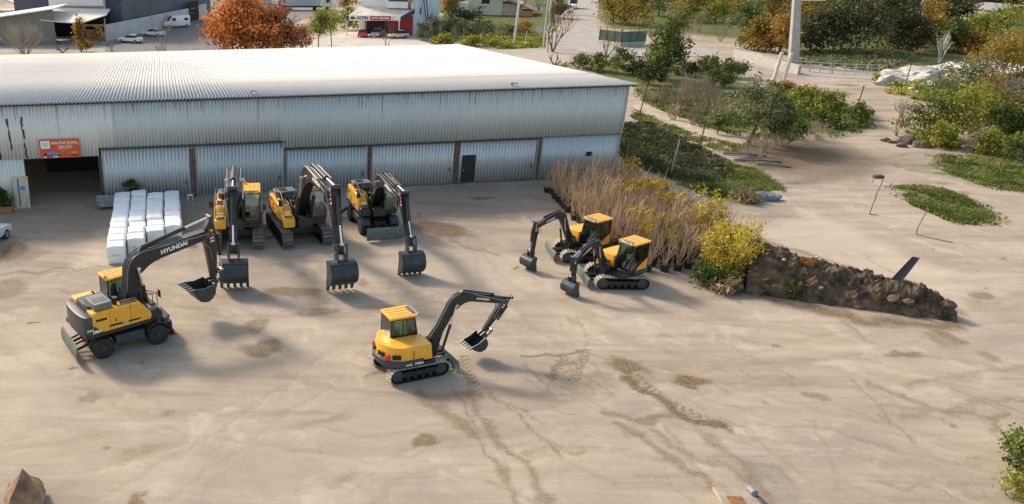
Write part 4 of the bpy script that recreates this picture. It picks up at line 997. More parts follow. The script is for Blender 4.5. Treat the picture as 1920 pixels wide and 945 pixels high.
for c_, (nrow, yf) in enumerate(cols):
    for k in range(nrow):
        # rows count away from the camera, along the normal of the hall wall
        t = 0.6+k*1.155+ (c_ == 2)*.1; x0_, y0_ = -11.15+c_*1.22*ex, 44.95+c_*1.22*ey+.0
        shift = (yf-44.95)/ey*0 + (yf-44.95)
        bx_ = x0_-(t+shift)*ey; by_ = y0_+(t+shift)*ex-c_*.2
        o = link('bulk_sack', random.choice(sm), None, (bx_+random.gauss(0, .02), by_, .56), (0, 0, R(9.5)+random.gauss(0, .025)))
        o.scale = (1.07*random.uniform(.97, 1.02), 1.05*random.uniform(.98, 1.02), 1.12*random.uniform(.93, 1.05)); o.location.z = .5*o.scale[2]+.02
        pos = 'nearest the camera in' if k == 0 else ('nearest the hall in' if k == nrow-1 else 'between the ends of')
        tag(o, f'white bulk sack {pos} the {wn[c_]} row', 'sack', 'white bulk sacks in four rows by the open bay')
        if k == 0:
            mb = MB(); mb.box(-.28, .30, -.545, -.535, .02, .035); mb.box(-.28, .12, -.545, -.535, -.03, -.018)
            p_ = mb.build('print', PRT, o, smooth=False)
# things by the hall
t = thing('trough', 'grey metal trough on short legs between the open bay and the sacks', 'trough', (*G(203, 390), 0), R(9.5))
mb = MB(); mb.prismz([(-.75, -.45), (.75, -.45), (.75, .45), (-.75, .45)], .25, .30); 
mb.add([(-.6,-.35,.28),(.6,-.35,.28),(.6,.35,.28),(-.6,.35,.28),(-.8,-.5,.85),(.8,-.5,.85),(.8,.5,.85),(-.8,.5,.85),(-.75,-.45,.85),(.75,-.45,.85),(.75,.45,.85),(-.75,.45,.85),(-.55,-.3,.4),(.55,-.3,.4),(.55,.3,.4),(-.55,.3,.4)],
  [(0,1,5,4),(1,2,6,5),(2,3,7,6),(3,0,4,7),(4,5,9,8),(5,6,10,9),(6,7,11,10),(7,4,8,11),(8,9,13,12),(9,10,14,13),(10,11,15,14),(11,8,12,15),(12,13,14,15)])
mb.build('basin', mat('trough_grey', (.30, .32, .31), .7, 0, .3, 4), t)
for sx in (-.55, .55):
    for sy in (-.3, .3): MB().box(sx-.03, sx+.03, sy-.03, sy+.03, 0, .28).build('leg', DGREY, t)
t = thing('stool', 'small white plastic stool at the foot of the metal wall', 'stool', (*G(357, 376), 0), .2)
MB().box(-.2, .2, -.2, .2, .42, .46).build('seat', WHT, t, bevel=.01)
for sx in (-.16, .16):
    for sy in (-.16, .16): MB().box(sx-.03, sx+.03, sy-.03, sy+.03, 0, .42).build('leg', WHT, t)
t = thing('planter', 'brown box planter with a green shrub at the left edge', 'planter', (*G(6, 398), 0), R(9.5))
mb = MB(); mb.box(-.7, .7, -.35, .35, 0, .5); mb.build('box', mat('terracotta_box', (.30, .16, .08), .8), t, bevel=.02)
MB().box(-.65, .65, -.3, .3, .5, .52).build('soil', mat('soil', (.06, .045, .03), .95), t)
LG = leafmat('leaf_green', (.035, .06, .015), (.075, .12, .025), (.16, .20, .05))
foliage('foliage', t, [(0, 0, 1.1, .55, .35, .7)], 900, .16, LG, .15)
t = thing('shrub', 'small green weed growing at the wall behind the sacks', 'shrub', whp(-39.2, -.25), 0)
mb = MB()
for k in range(8): mb.tube([(0, 0, 0), (random.gauss(0, .25), random.gauss(0, .15), .5), (random.gauss(0, .5), random.gauss(0, .2), 1.2)], .012, 3)
mb.build('stem', BARK, t); foliage('foliage', t, [(0, 0, 1.25, .65, .3, .45)], 380, .13, LG, .12)

# ================================================================== POTTED TREES
POT = mat('black_pot', (.022, .022, .024), .65, 0, .3, 4)
SOIL = mat('soil', (.06, .045, .03))
TWIG = mat('tan_twig', (.52, .38, .24), .85, 0, .35, 3, col2=(.34, .24, .15))
YLF = leafmat('leaf_yellow', (.20, .16, .02), (.50, .36, .03), (.70, .52, .06), .4)
OLF = leafmat('leaf_olive', (.05, .055, .02), (.11, .12, .035), (.22, .20, .06))
def pot_tree(leafy=0, h=2.4, stems=7):
    t = bpy.data.objects.new('potted_tree', None); COL.objects.link(t)
    mb = MB(); mb.lathe([(.22, 0), (.27, .38), (.30, .40), (.30, .45), (.26, .45), (.25, .40)], (0, 0, 0), 'z', 14); mb.build('pot', POT, t)
    MB().cyl((0, 0, .36), (0, 0, .41), .25, n=12).build('soil', SOIL, t)
    mb = MB()
    for k in range(stems):
        a = random.uniform(0, 6.28); d = Vector((math.cos(a)*.35, math.sin(a)*.35, 1))
        branches(mb, (math.cos(a)*.08, math.sin(a)*.08, .38), d, h*random.uniform(.40, .54), .034, 2, 4, .36, 2, .5, shrink=.68, seg=4)
    mb.build('branches', TWIG, t)
    if leafy: foliage('leaves', t, [(0, 0, h*.8, .45, .45, .55)], 260*leafy, .12, YLF if leafy < 3 else OLF, .15)
    return t
protos = [pot_tree(0, 2.45+.15*k, 8) for k in range(5)] + [pot_tree(1, 2.5, 6), pot_tree(2, 2.4, 6)]
npot = 0
C0 = Vector((19.55, 58.6)); 
for j in range(21):
    yb = 59.6-j*.80
    xl = 19.4 + max(0, (46.3-yb))*.55 + (1.6 if yb > 58.8 else 0)*0
    for i in range(8):
        x = xl+.25+i*.86+random.gauss(0, .09); y = yb+random.gauss(0, .09)+.165*(x-19.4)
        if x > 26.6: continue
        if y < 43.0+.0*x: continue
        if abs(x-17.75) < 2.3 and abs(y-46.2) < 1.7: continue
        front = i == 0
        yl = random.random()
        k = random.randrange(5)
        if (i >= 5 and yl < .18) or (j > 14 and yl < .22): k = 5
        if (i >= 4 and j in (7, 8, 9) and yl < .5) or (j > 16 and i < 4 and yl < .25): k = 6
        o = copy_tree(protos[k]); npot += 1
        o.location = (x, y, 0); o.rotation_euler = (random.gauss(0, .03), random.gauss(0, .03), random.uniform(0, 6.28)); s_ = random.uniform(.86, 1.12); o.scale = (s_, s_, s_*random.uniform(.9, 1.1))
        kind = 'bare tan potted tree' if k < 5 else ('potted tree with a few yellow leaves' if k == 5 else 'potted tree thick with yellow leaves')
        if front: lb = f'{kind}, number {j+1} of the front row counted from the hall'
        elif j == 0: lb = f'{kind} standing against the blue hall wall'
        elif j >= 17: lb = f'{kind} inside the nursery block, towards the yard end'
        elif j < 8: lb = f'{kind} inside the nursery block, half nearest the hall'
        else: lb = f'{kind} inside the nursery block, middle part'
        tag(o, lb, 'potted tree', 'potted trees in the nursery block')
for p in protos:
    for c in list(p.children): bpy.data.objects.remove(c)
    bpy.data.objects.remove(p)
print('pots', npot)
# the big yellow bamboo-like shrub at the end of the block
BAM = leafmat('leaf_bamboo', (.20, .17, .03), (.52, .42, .05), (.76, .60, .10), .45, 1.2)
def reedy(name, label, cat, loc, h, rx, n_st, n_leaf, m, tw=TWIG, leaf=.3, asp=3.0, group=None, lean=.25):
    t = thing(name, label, cat, (*loc, 0)[:3], random.uniform(0, 6), group)
    mb = MB(); tips = []
    for k in range(n_st):
        a = random.uniform(0, 6.28); q = math.sqrt(random.random())*rx*.55; x, y = math.cos(a)*q, math.sin(a)*q; hh = h*random.uniform(.6, 1.0); lx, ly = math.cos(a)*lean*hh*random.random(), math.sin(a)*lean*hh*random.random()
        pts = [(x, y, 0), (x+lx*.3, y+ly*.3, hh*.5), (x+lx, y+ly, hh)]; mb.tube(pts, .018, 3, r1=.006)
        for u in range(3): f = random.uniform(.35, 1); tips.append((x+lx*f*f+random.gauss(0, .12), y+ly*f*f+random.gauss(0, .12), hh*f))
    mb.build('stems', tw, t)
    T = np.array(tips); P = T[rng.integers(0, len(T), n_leaf)]+rng.normal(size=(n_leaf, 3))*np.array([.16, .16, .2])
    P[:, 2] = np.maximum(P[:, 2], .1)
    V, F = leaf_arrays(P, leaf, asp, .5); V[:, :] = V
    link('leaves', npmesh('leaves', V, F, m, rng.uniform(0, 1, len(F))), t)
    return t
reedy('shrub', 'tall bright yellow shrub at the end of the potted trees by the earth mound', 'shrub', (25.0, 42.6), 2.9, 1.9, 170, 6500, BAM, leaf=.085)
reedy('shrub', 'yellow green shrub with fine upright stems behind the bright yellow one', 'shrub', (26.2, 44.6), 3.2, 1.8, 150, 3600, BAM, leaf=.085)
reedy('shrub', 'low green weed between the last pots and the yellow shrub', 'shrub', (23.6, 41.9), 1.3, 1.0, 40, 700, LG, leaf=.12)
reedy('shrub', 'thin yellow bush standing behind the middle of the potted trees', 'shrub', (26.3, 47.8), 4.0, 1.2, 40, 700, BAM, leaf=.12)
DRYG = leafmat('dry_grass', (.16, .12, .06), (.30, .24, .13), (.45, .38, .22))
for (x, y), lb in zip([(24.2, 41.1), (26.8, 41.3), (28.2, 40.9)], ['dry grass clump under the bright yellow shrub', 'dry grass clump where the shrub meets the mound', 'small dry grass clump at the foot of the mound']):
    reedy('grass_clump', lb, 'grass clump', (x, y), .7, 1.2, 60, 500, DRYG, leaf=.12, asp=4)

# ================================================================== EARTH MOUND
EARTH = bpy.data.materials.new('earth'); EARTH.use_nodes = True
_ = mat('earth_mix', (.19, .135, .08), .95, 0, .5, 1.5, bump=.8, bscale=22, col2=(.032, .024, .016), contrast=(.36, .68))
A_ = Vector(G(1395, 545)); B_ = Vector(G(1795, 603)); ax = (B_-A_); Lm = ax.length; ax.normalize(); nrm = Vector((-ax.y, ax.x))
def mprof(u):
    hh = np.interp(u, [0, .05, .2, .45, .7, .85, .95, 1], [2.5, 2.6, 2.15, 1.7, 1.45, 1.35, .7, .25]); wd_ = np.interp(u, [0, .3, .7, .9, 1], [3.0, 2.8, 2.3, 1.7, .7]); return hh, wd_
nu, nv = 320, 110; V = []
for a in range(nu+1):
    u = a/nu; hh, wd_ = mprof(u)
    for c in range(nv+1):
        v = c/nv; s_ = math.sin(math.pi*v)**.8*hh; p = A_+ax*(u*Lm)+nrm*(v-.1)*wd_*1.25
        q = Vector((p.x, p.y, s_)); f = min(1, math.sin(math.pi*v)*2.5)
        dz = noise.fractal(q*1.0, 1.0, 2.1, 5)*.30+noise.fractal(q*5.5, .7, 2.2, 4)*.13+max(0, noise.noise(q*2.6+Vector((5, 3, 1))))*.15
        side = noise.fractal(q*1.7+Vector((9, 9, 9)), 1, 2, 4)*.25
        V.append((p.x+nrm.x*side, p.y+nrm.y*side, max(-.06, s_+dz*f-.03 - (0 if 0 < a < nu else .6))))
I = np.arange((nu+1)*(nv+1)).reshape(nu+1, nv+1)
F = np.stack([I[:-1, :-1], I[1:, :-1], I[1:, 1:], I[:-1, 1:]], -1).reshape(-1, 4)
md = link('dirt_mound', npmesh('dirt_mound', V, F, MATS['earth_mix'], smooth=False)); tag(md, 'long dark heap of lumpy earth right of the yellow shrub', 'dirt mound')
def lump(r, seed, sq=(1, 1, .7), rough=.35, sub=3):
    bm = bmesh.new(); bmesh.ops.create_icosphere(bm, subdivisions=sub, radius=1)
    for v in bm.verts:
        k = 1+rough*noise.fractal(v.co*1.3+Vector((seed*7.1, seed, 2)), 1, 2, 4); v.co = Vector((v.co.x*r*sq[0]*k, v.co.y*r*sq[1]*k, v.co.z*r*sq[2]*k))
    me = bpy.data.meshes.new('rock'); bm.to_mesh(me); bm.free(); return me
ROCKD = mat('dark_rock', (.10, .085, .065), .95, 0, .4, 4, bump=.6)
ROCK = mat('rock', (.13, .10, .07), .9, 0, .35, 3, bump=.5)
PALE = mat('pale_stone', (.42, .39, .33), .9, 0, .2, 5)
def mp(u, v): p = A_+ax*(u*Lm)+nrm*(v-.1)*mprof(u)[1]*1.25; return p.x, p.y, math.sin(math.pi*v)**.8*mprof(u)[0]
for k, (u, v, r, m, lb) in enumerate([(.70, .12, .26, ROCK, 'large brown stone with a pale edge at the foot of the mound'), (.77, .11, .24, ROCK, 'upright brown stone beside the pale edged one on the mound'), (.17, .28, .09, PALE, 'small white stone low on the thick end of the mound'),
        (.36, .10, .12, PALE, 'pale stone at the foot of the mound below the weeds'), (.235, .62, .06, PALE, 'tiny white stone near the top of the mound'), (.34, .55, .10, PALE, 'pale round stone on the mound above the rust tinged earth'), (.95, .35, .34, ROCKD, 'dark rough boulder at the thin end of the mound')]):
    me = lump(r, k+3); me.materials.append(m); o = link('stone', me, None, (mp(u, v)[0], mp(u, v)[1], mp(u, v)[2]+.12), (0, 0, k)); tag(o, lb, 'stone')
reedy('weed', 'green weed growing low on the front of the mound', 'weed', mp(.24, .1)[:2], .8, .6, 18, 260, OLF, leaf=.12)
RORG = leafmat('leaf_rust', (.16, .07, .02), (.34, .15, .04), (.48, .24, .07))
t = thing('weed', 'rust coloured withered plant on the middle of the mound', 'weed', (*mp(.29, .33)[:2], mp(.29, .33)[2]*.9)); foliage('leaves', t, [(0, 0, .25, .3, .3, .3)], 300, .10, RORG, .09); mb = MB()
for k in range(6): mb.tube([(0, 0, -.1), (random.gauss(0, .12), random.gauss(0, .12), .5)], .01, 3)
mb.build('stem', TWIG, t)
# the bent dark plastic panel stuck in the mound
px_, py_, pz_ = mp(.705, .40)
t = thing('plastic_panel', 'curved dark plastic panel sticking up out of the mound', 'plastic panel', (px_, py_, pz_-.1), R(-10))
PL = mat('dark_plastic', (.028, .038, .055), .6, 0, .3, 3); PLG = mat('grey_foil', (.38, .45, .52), .3, .2, .4, 4)
mb = MB(); P = []; 
for k in range(9): f = k/8; P.append((.0+.42*f+.1*math.sin(f*3), 1.65*f, .62*(1-f*.35)))
vs = []
for (x, z, hw) in P:
    for yy, o_ in ((-1, .0), (-.5, .05), (0, .07), (.5, .05), (1, 0)): vs.append((x*.4+o_, yy*hw*.42-.36*z, z)); 
vs += [(a+.03, b_, c) for a, b_, c in vs]; nP = len(P)*5; fs = []
for k in range(8):
    for j in range(4): a = k*5+j; fs += [(a, a+1, a+6, a+5), (nP+a+1, nP+a, nP+a+5, nP+a+6)]
    fs += [(k*5, k*5+5, nP+k*5+5, nP+k*5), (k*5+4+5, k*5+4, nP+k*5+4, nP+k*5+9)]
fs += [(40, 41, 42, 43, 44, nP+44, nP+43, nP+42, nP+41, nP+40)]
mb.add(vs, fs); mb.build('upright', PL, t, rot=(0, 0, R(60)))
mb = MB(); mb.strip([(.0, .1), (.3, -.02), (.65, -.2)], [(.0, .05), (.3, -.07), (.65, -.26)], -.16, .16); mb.build('foot', PLG, t, rot=(0, 0, R(-25)))

# ================================================================== BEYOND THE HALL
WHITEW = mat('white_wall', (.74, .73, .70), .8, 0, .08, .4); GREYW = mat('slate_wall', (.085, .10, .125), .6, 0, .2, .3, stretch=(1, 1, .2)); TRIMO = mat('brick_trim', (.42, .19, .10), .8)
LOWW = mat('pale_concrete_wall', (.50, .51, .52), .85, 0, .12, .3); TARP = mat('cream_roof', (.72, .70, .64), .6, 0, .12, .3); REDW = mat('red_wall', (.50, .03, .04), .5, 0, .15, .5)
DWIN = mat('dark_window', (.03, .035, .045), .15, 0, .2, 1); PLG2 = mat('pale_blue_wall', (.62, .68, .74), .8, 0, .12, .5, stretch=(1, 1, .2)); BRN = mat('brown_roof', (.30, .20, .15), .85, 0, .3, .6)
def bld(name, label, cat, loc, rz, group=None): return thing(name, label, cat, (*loc, 0), R(rz), group)
# white shed with canopy
b0 = bld('shed', 'white walled shed with brown band and open cream canopy beside the slate building', 'shed', G(122, 80), 0)
MB().box(-5.2, 5.2, 10, 22, 0, 12).build('wall', WHITEW, b0)
MB().box(-5.3, 5.3, 9.85, 10.0, 4.9, 5.6).build('band', TRIMO, b0)
mb = MB(); mb.add([(-8.6,-2.2,4.9),(0,-3.4,4.1),(4.2,-3.9,3.9),(7.2,3.5,4.6),(6.6,9.8,5.1),(-5.4,9.8,5.4),(-8.6,-2.2,4.75),(0,-3.4,3.95),(4.2,-3.9,3.75),(7.2,3.5,4.45),(6.6,9.8,4.95),(-5.4,9.8,5.25)],[(0,1,2,3,4,5),(11,10,9,8,7,6)]+[(i,(i+1)%6,6+(i+1)%6,6+i) for i in range(6)]); mb.build('canopy', TARP, b0, smooth=False)
mb = MB(); mb.box(-8.3, 6.5, 9.4, 9.8, 0, 4.6); mb.box(-8.5, -8.2, -1.5, 9.5, 0, 4.5); mb.build('back_wall', DARKIN, b0)
for x, y in ((-1.5, -2.8), (4.2, -3.3), (6.9, 3)): MB().box(x-.08, x+.08, y-.08, y+.08, 0, 4.0).build('post', LOWW, b0)
mb = MB(); mb.box(3.2, 6.4, 3.0, 3.3, 0, 2.0); mb.build('brick_counter', TRIMO, b0); MB().box(3.0, 6.5, 2.9, 3.4, 2.6, 2.9).build('yellow_beam', mat('yellow_beam', (.5, .42, .1), .6), b0)
for k, x in enumerate((-3.3, -2.6)):
    t = thing('gas_bottle', 'pale upright bottle under the cream canopy, ' + ('left one of two' if k == 0 else 'right one of two'), 'gas bottle', (G(122, 80)[0]+x, G(122, 80)[1]+3, 0)); MB().cyl((0, 0, 0), (0, 0, 1.5), .22, n=12).cyl((0, 0, 1.5), (0, 0, 1.7), .08, n=8).build('body', LOWW, t)
b1 = bld('lean_to', 'low building with cream gabled roof at the far left edge', 'building', G(-30, 84), 0)
mb = MB(); mb.prism([(-9, 3.2), (13.5, 6.4), (13.5, 6.2), (-9, 3.0)], -1, 10); mb.build('roof', TARP, b1, smooth=False)
mb = MB(); mb.add([(-9,0,0),(13,0,0),(13,0,6.1),(-9,0,3.0),(-9,.3,0),(13,.3,0),(13,.3,6.1),(-9,.3,3.0)],[(0,1,2,3),(7,6,5,4),(0,4,5,1),(1,5,6,2),(2,6,7,3),(3,7,4,0)]); mb.build('wall', mat('shaded_wall', (.22, .20, .17), .9), b1)
b1 = bld('house', 'pale roofed house at the far top left behind the cream gable', 'house', G(-10, 52), 8)
MB().prism([(-8, 4.5), (0, 7.5), (10, 3.4), (10, 3.2), (0, 7.2), (-8, 4.2)], -4, 6).build('roof', TARP, b1, smooth=False); MB().box(-7, 9, -3, 5, 0, 3.4).build('wall', WHITEW, b1)
# slate building with low wall
pa, pb2 = Vector(G(199, 77)), Vector(G(374, 36)); ang = math.atan2(pb2.y-pa.y, pb2.x-pa.x); LL = (pb2-pa).length
b2 = thing('factory_building', 'big slate coloured factory building behind the pale boundary wall', 'building', (pa.x, pa.y, 0), ang)
MB().box(9, LL+10, 1.5, 26, 0, 15).build('wall', GREYW, b2); MB().box(8.6, LL+10.4, 1.2, 26.3, 15, 15.5).build('roof', LOWW, b2)
for k in range(3):
    MB().box(LL*.2+k*9, LL*.2+k*9+1.2, 1.42, 1.5, 6.5, 6.9).build('vent', DARKIN, b2)
b2 = thing('boundary_wall', 'pale concrete boundary wall behind the parked white cars', 'wall', (pa.x, pa.y, 0), ang)
MB().box(0, LL*.86, -.15, .15, 0, 2.9).build('wall_panel', LOWW, b2, bevel=.03); MB().box(LL*.99, LL+4, -.15, .15, 0, 3.2).build('wall_panel', LOWW, b2)
g0 = thing('gate', 'dark sliding gate behind the white van', 'gate', (pa.x+math.cos(ang)*LL*.87, pa.y+math.sin(ang)*LL*.87, 0), ang)
MB().box(0, LL*.12, -.1, .1, .1, 4.2).build('gate_panel', DARKIN, g0)
mb = MB(); mb.box(.6, LL*.09, -.12, -.1, 2.6, 2.75); mb.box(.3, LL*.05, -.12, -.1, 1.7, 1.8); mb.build('gate_bar', TRIMO, g0)

def car(label, loc, rz, col, kind='sedan', cat='car'):
    t = thing('parked_car' if kind != 'van' else 'parked_van', label, cat, (*loc, 0), R(rz))
    L_, W_, H_ = {'sedan': (4.5, 1.75, 1.45), 'hatch': (4.0, 1.72, 1.5), 'van': (5.6, 2.0, 2.5)}[kind]
    h = L_/2; pm = mat('car_paint_'+kind+str(int(col[0]*100)), col, .3, 0, .03, 1, coat=.6)
    if kind == 'van': body = [(-h, .35), (h, .35), (h, .95), (h-.15, 1.15), (h-1.0, 1.35), (h-1.75, H_-.1), (h-2.1, H_), (-h+.1, H_), (-h, H_-.15)]
    else: body = [(-h, .35), (h, .35), (h, .72), (h-.15, .84), (h-1.2, .95), (-h+.75 if kind == 'sedan' else -h+.1, 1.0), (-h+.05, .92)]
    b_ = MB().prism(body, -W_/2, W_/2).build('body', pm, t, bevel=.09, seg=2)
    if kind != 'van':
        r0 = -h+.45 if kind == 'sedan' else -h+.12
        cab_ = [(r0, .95), (h-1.15, .95), (h-1.95, H_-.04), (h-2.3, H_), (r0+.75 if kind == 'sedan' else r0+.35, H_)]
        gl = MB().prism(cab_, -W_/2+.12, W_/2-.12).build('window', DWIN, t, bevel=.05)
        MB().prism([(r0+.72, H_-.02), (h-2.2, H_-.02), (h-2.3, H_+.03), (r0+.85, H_+.03)], -W_/2+.16, W_/2-.16).build('roof', pm, t, bevel=.02)
    else:
        MB().prism([(h-.95, 1.38), (h-1.0, 1.34), (h-1.72, H_-.16), (h-1.64, H_-.16)], -W_/2+.12, W_/2-.12).build('window', DWIN, t)
        for s_ in (-1, 1): MB().box(h-2.5, h-1.6, s_*(W_/2+.005), s_*(W_/2-.02), 1.4, 2.0).build('window', DWIN, t); MB().box(-h+.4, -h+1.3, s_*(W_/2+.005), s_*(W_/2-.02), 1.45, 1.95).build('window', DWIN, t)
    for sx in (-1, 1):
        for s_ in (-1, 1):
            w_ = MB().cyl((sx*(h-.8), s_*(W_/2-.18), .32), (sx*(h-.8), s_*(W_/2+.02), .32), .33, n=16).build('wheel', RUB, t)
            MB().cyl((sx*(h-.8), s_*(W_/2+.02), .32), (sx*(h-.8), s_*(W_/2+.035), .32), .2, n=12).build('rim', GREYM, w_)
    for s_ in (-1, 1):
        MB().box(h-.05, h+.01, s_*(W_/2-.4), s_*(W_/2-.1), .62, .76).build('headlight', LENS, t); MB().box(-h-.01, -h+.05, s_*(W_/2-.35), s_*(W_/2-.1), .68, .85).build('tail_light', REDM, t)
    return t
WC = (.80, .81, .83)
car('white saloon car parked alone nearest the cypress shaped tree', G(245, 80), 162, WC); car('white saloon car parked between the other saloon and the white van', G(288, 68), 160, WC)
car('white panel van parked in front of the dark gate', G(331, 51), 205, WC, 'van', 'van')
car('red hatchback parked at the left of the shop canopy', G(680, 69), 82, (.55, .02, .03), 'hatch'); car('grey hatchback parked under the shop canopy between red and white cars', G(707, 69), 250, (.40, .40, .40), 'hatch'); car('pale car parked under the right corner of the shop canopy', G(746, 72), 200, (.68, .66, .60), 'hatch')
car('silver car cut by the left edge of the yard', G(-26, 458), 80, (.6, .62, .65), 'hatch')
car('dark car at the top of the side road', G(1128, 4), 250, (.10, .11, .13)); car('white van standing beside the side road near the bare trees', G(1074, 16), 250, WC, 'van', 'van')
# lorry
t = thing('lorry', 'grey box lorry parked on the asphalt at the top behind the red tree', 'lorry', (*G(575, 19), 0), R(-2))
MB().box(-7.2, 3.6, -1.25, 1.25, 1.15, 3.9).build('box_body', LOWW, t, bevel=.04); MB().box(-7.2, 6.6, -.45, .45, .7, 1.1).build('chassis', BLK, t)
cb = MB().prism([(4.0, .8), (6.6, .8), (6.6, 1.9), (6.3, 3.2), (4.0, 3.2)], -1.2, 1.2).build('lorry_cab', WHITEW, t, bevel=.08); MB().prism([(6.6, 1.95), (6.33, 3.0), (6.36, 3.02), (6.64, 1.95)], -1.05, 1.05).build('window', DWIN, cb)
MB().box(5.0, 6.0, -1.22, -1.19, 1.9, 2.8).build('window', DWIN, cb)
for x in (-5.6, -4.4, 2.0, 5.3):
    for s_ in (-1, 1): MB().cyl((x, s_*.85, .5), (x, s_*1.2, .5), .5, n=16).build('wheel', RUB, t)
t = thing('container', 'long pale container standing at the back of the asphalt yard left of the lorry', 'container', (*G(470, 8), 0), R(2)); MB().box(-6, 6, -1.2, 1.2, .2, 2.8).build('body', LOWW, t, bevel=.04); MB().box(-5.8, 5.8, -1.1, 1.1, 0, .2).build('base', BLK, t)

# the shop
b3 = bld('shop', 'two storey white shop with red walled canopy bay and cars beneath', 'shop', G(773, 67), -19)
MB().box(-10.6, 0, 0, 30, 0, 11).build('wall', WHITEW, b3); MB().box(0.0, .12, .05, 30, 0, 11).build('side_wall', PLG2, b3)
MB().box(-10.8, .4, -.3, 30.2, 11, 11.3).build('roof', BRN, b3)
MB().box(-9.3, -4.9, -.06, .02, .05, 3.6).build('garage_opening', DARKIN, b3); MB().box(-4.8, .0, -.08, .0, 0, 3.7).build('red_front', REDW, b3)
mb = MB(); mb.add([(-12.2,-4.6,3.6),(-1.6,-4.2,3.9),(.3,-.1,5.2),(-10.6,-.1,5.2),(-12.2,-4.6,3.45),(-1.6,-4.2,3.75),(.3,-.1,5.05),(-10.6,-.1,5.05)],[(0,1,2,3),(7,6,5,4),(0,4,5,1),(1,5,6,2),(2,6,7,3),(3,7,4,0)]); mb.build('canopy', mat('shop_canopy', (.58, .55, .48), .8, 0, .25, .5), b3, smooth=False)
sgp = MB().add([(-12.2,-4.75,2.9),(-1.6,-4.35,3.2),(-1.6,-4.35,4.1),(-12.2,-4.75,3.9),(-12.2,-4.65,2.9),(-1.6,-4.25,3.2),(-1.6,-4.25,4.1),(-12.2,-4.65,3.9)],[(0,1,2,3),(7,6,5,4),(0,4,5,1),(1,5,6,2),(2,6,7,3),(3,7,4,0)]).build('sign_board', WHITEW, b3, smooth=False)
MB().add([(-7.4,-4.585,3.1),(-3.4,-4.435,3.22),(-3.4,-4.435,3.98),(-7.4,-4.585,3.9)],[(0,1,2,3)]).build('red_field', REDW, sgp, smooth=False)
MB().add([(-12.15,-4.765,2.95),(-11.6,-4.745,2.96),(-11.6,-4.745,3.85),(-12.15,-4.765,3.85)],[(0,1,2,3)]).build('blue_field', DGREY, sgp, smooth=False)
lettering('ALTIN', .75, BLK, sgp, (-8.9, -4.66, 3.5), (1, .0377, .02), (0, 0, 1), .03); lettering('OTO YIKAMA', .55, WHT, sgp, (-5.4, -4.535, 3.54), (1, .0377, .02), (0, 0, 1), .03)
MB().prism([(-11.3, 3.25), (-10.3, 3.25), (-10.35, 3.5), (-10.6, 3.55), (-10.75, 3.7), (-11.05, 3.7), (-11.25, 3.5)], -4.76, -4.745).build('car_emblem', BLK, sgp, smooth=False)
MB().add([(-1.6,-4.3,3.0),(.25,-.2,4.2),(.25,-.2,5.05),(-1.6,-4.3,3.9),(-1.5,-4.3,3.0),(.3,-.2,4.2),(.3,-.2,5.05),(-1.5,-4.3,3.9)],[(0,1,2,3),(7,6,5,4),(0,4,5,1),(1,5,6,2),(2,6,7,3),(3,7,4,0)]).build('side_sign', DGREY, b3, smooth=False)
for x, y, z in ((-12, -4.6, 3.4), (-9.5, -.3, 4.6), (-1.8, -4.2, 3.7)): MB().box(x-.1, x+.1, y-.1, y+.1, 0, z).build('post', TRIMO if y > -1 else WHITEW, b3)
MB().box(-5, -.2, -1.2, -.1, 5.2, 6.3).build('balcony_rail', WHITEW, b3)
MB().box(-5.0, -1.0, -.05, .02, 6.4, 9.2).build('balcony_opening', DWIN, b3); MB().box(-.9, -.3, -1.2, .0, 5.2, 11).build('balcony_pillar', TRIMO, b3)
w_ = MB().box(-9.2, -6.8, -.05, .0, 7.0, 8.6).build('window', DWIN, b3); MB().box(-8.05, -7.95, -.08, -.05, 7.0, 8.6).build('frame', WHITEW, w_)
for y0_, z0_ in ((2, 6.8), (6, 3.4), (5, 8.5)): MB().box(.12, .18, y0_, y0_+1.2, z0_, z0_+1.4).build('window', DWIN, b3)
mb = MB(); mb.tube([(.4, 6, 8.2), (.5, 12, 1.0)], .12, 5); mb.tube([(.9, 6, 8.2), (1.0, 12, 1.0)], .12, 5); mb.build('stair_rail', DGREY, b3)
mb = MB(); mb.box(-1.3, 1.3, -.4, .4, 0, .55); mb.box(-.5, .6, -.4, .4, .55, 1.1)
t = thing('loader', 'yellow machine standing inside the dark shop bay', 'machine', (b3.location.x-6.3, b3.location.y+1.2, 1.6), R(-17)); mb.build('body', YEL, t, bevel=.1)
t.location = (b3.location.x-5.8, b3.location.y-.2, 0); MB().box(-1.1, 1.1, -.3, .3, 0, .05).build('base', BLK, t)
# houses right of the shop
b4 = bld('house', 'cream house with white porch on the grass right of the shop', 'house', G(905, 28), -12)
MB().box(-4.5, 4.5, 0, 8, 0, 6).build('wall', mat('cream_wall', (.62, .58, .46), .85, 0, .1, .5), b4); MB().box(-6.5, -3.5, -1.5, 2, 0, 3).build('porch', WHITEW, b4)
w_ = MB().box(-.5, 1.4, -.06, 0, 2.6, 4.2).build('window', DWIN, b4); MB().box(-.1, .8, -.4, -.06, 2.2, 2.6).build('balcony', WHITEW, w_); MB().box(-5, 5, -.5, 8.5, 6, 6.3).build('roof', BRN, b4)
b4 = bld('house', 'brown roofed low house with orange lean-to beside the cream house', 'house', G(962, 29), -15)
MB().prism([(-9, 4.6), (-7, 5.6), (5.5, 1.2), (5.5, .9), (-7, 5.2), (-9, 4.2)], -1, 9).build('roof', BRN, b4, smooth=False); MB().box(-8.5, 2, 0, 8, 0, 2.7).build('wall', mat('tan_wall', (.50, .42, .33), .85), b4); MB().box(2, 4.6, -.6, 4, 0, 1.2).build('lean_to', mat('orange_wall', (.60, .27, .12), .8), b4)
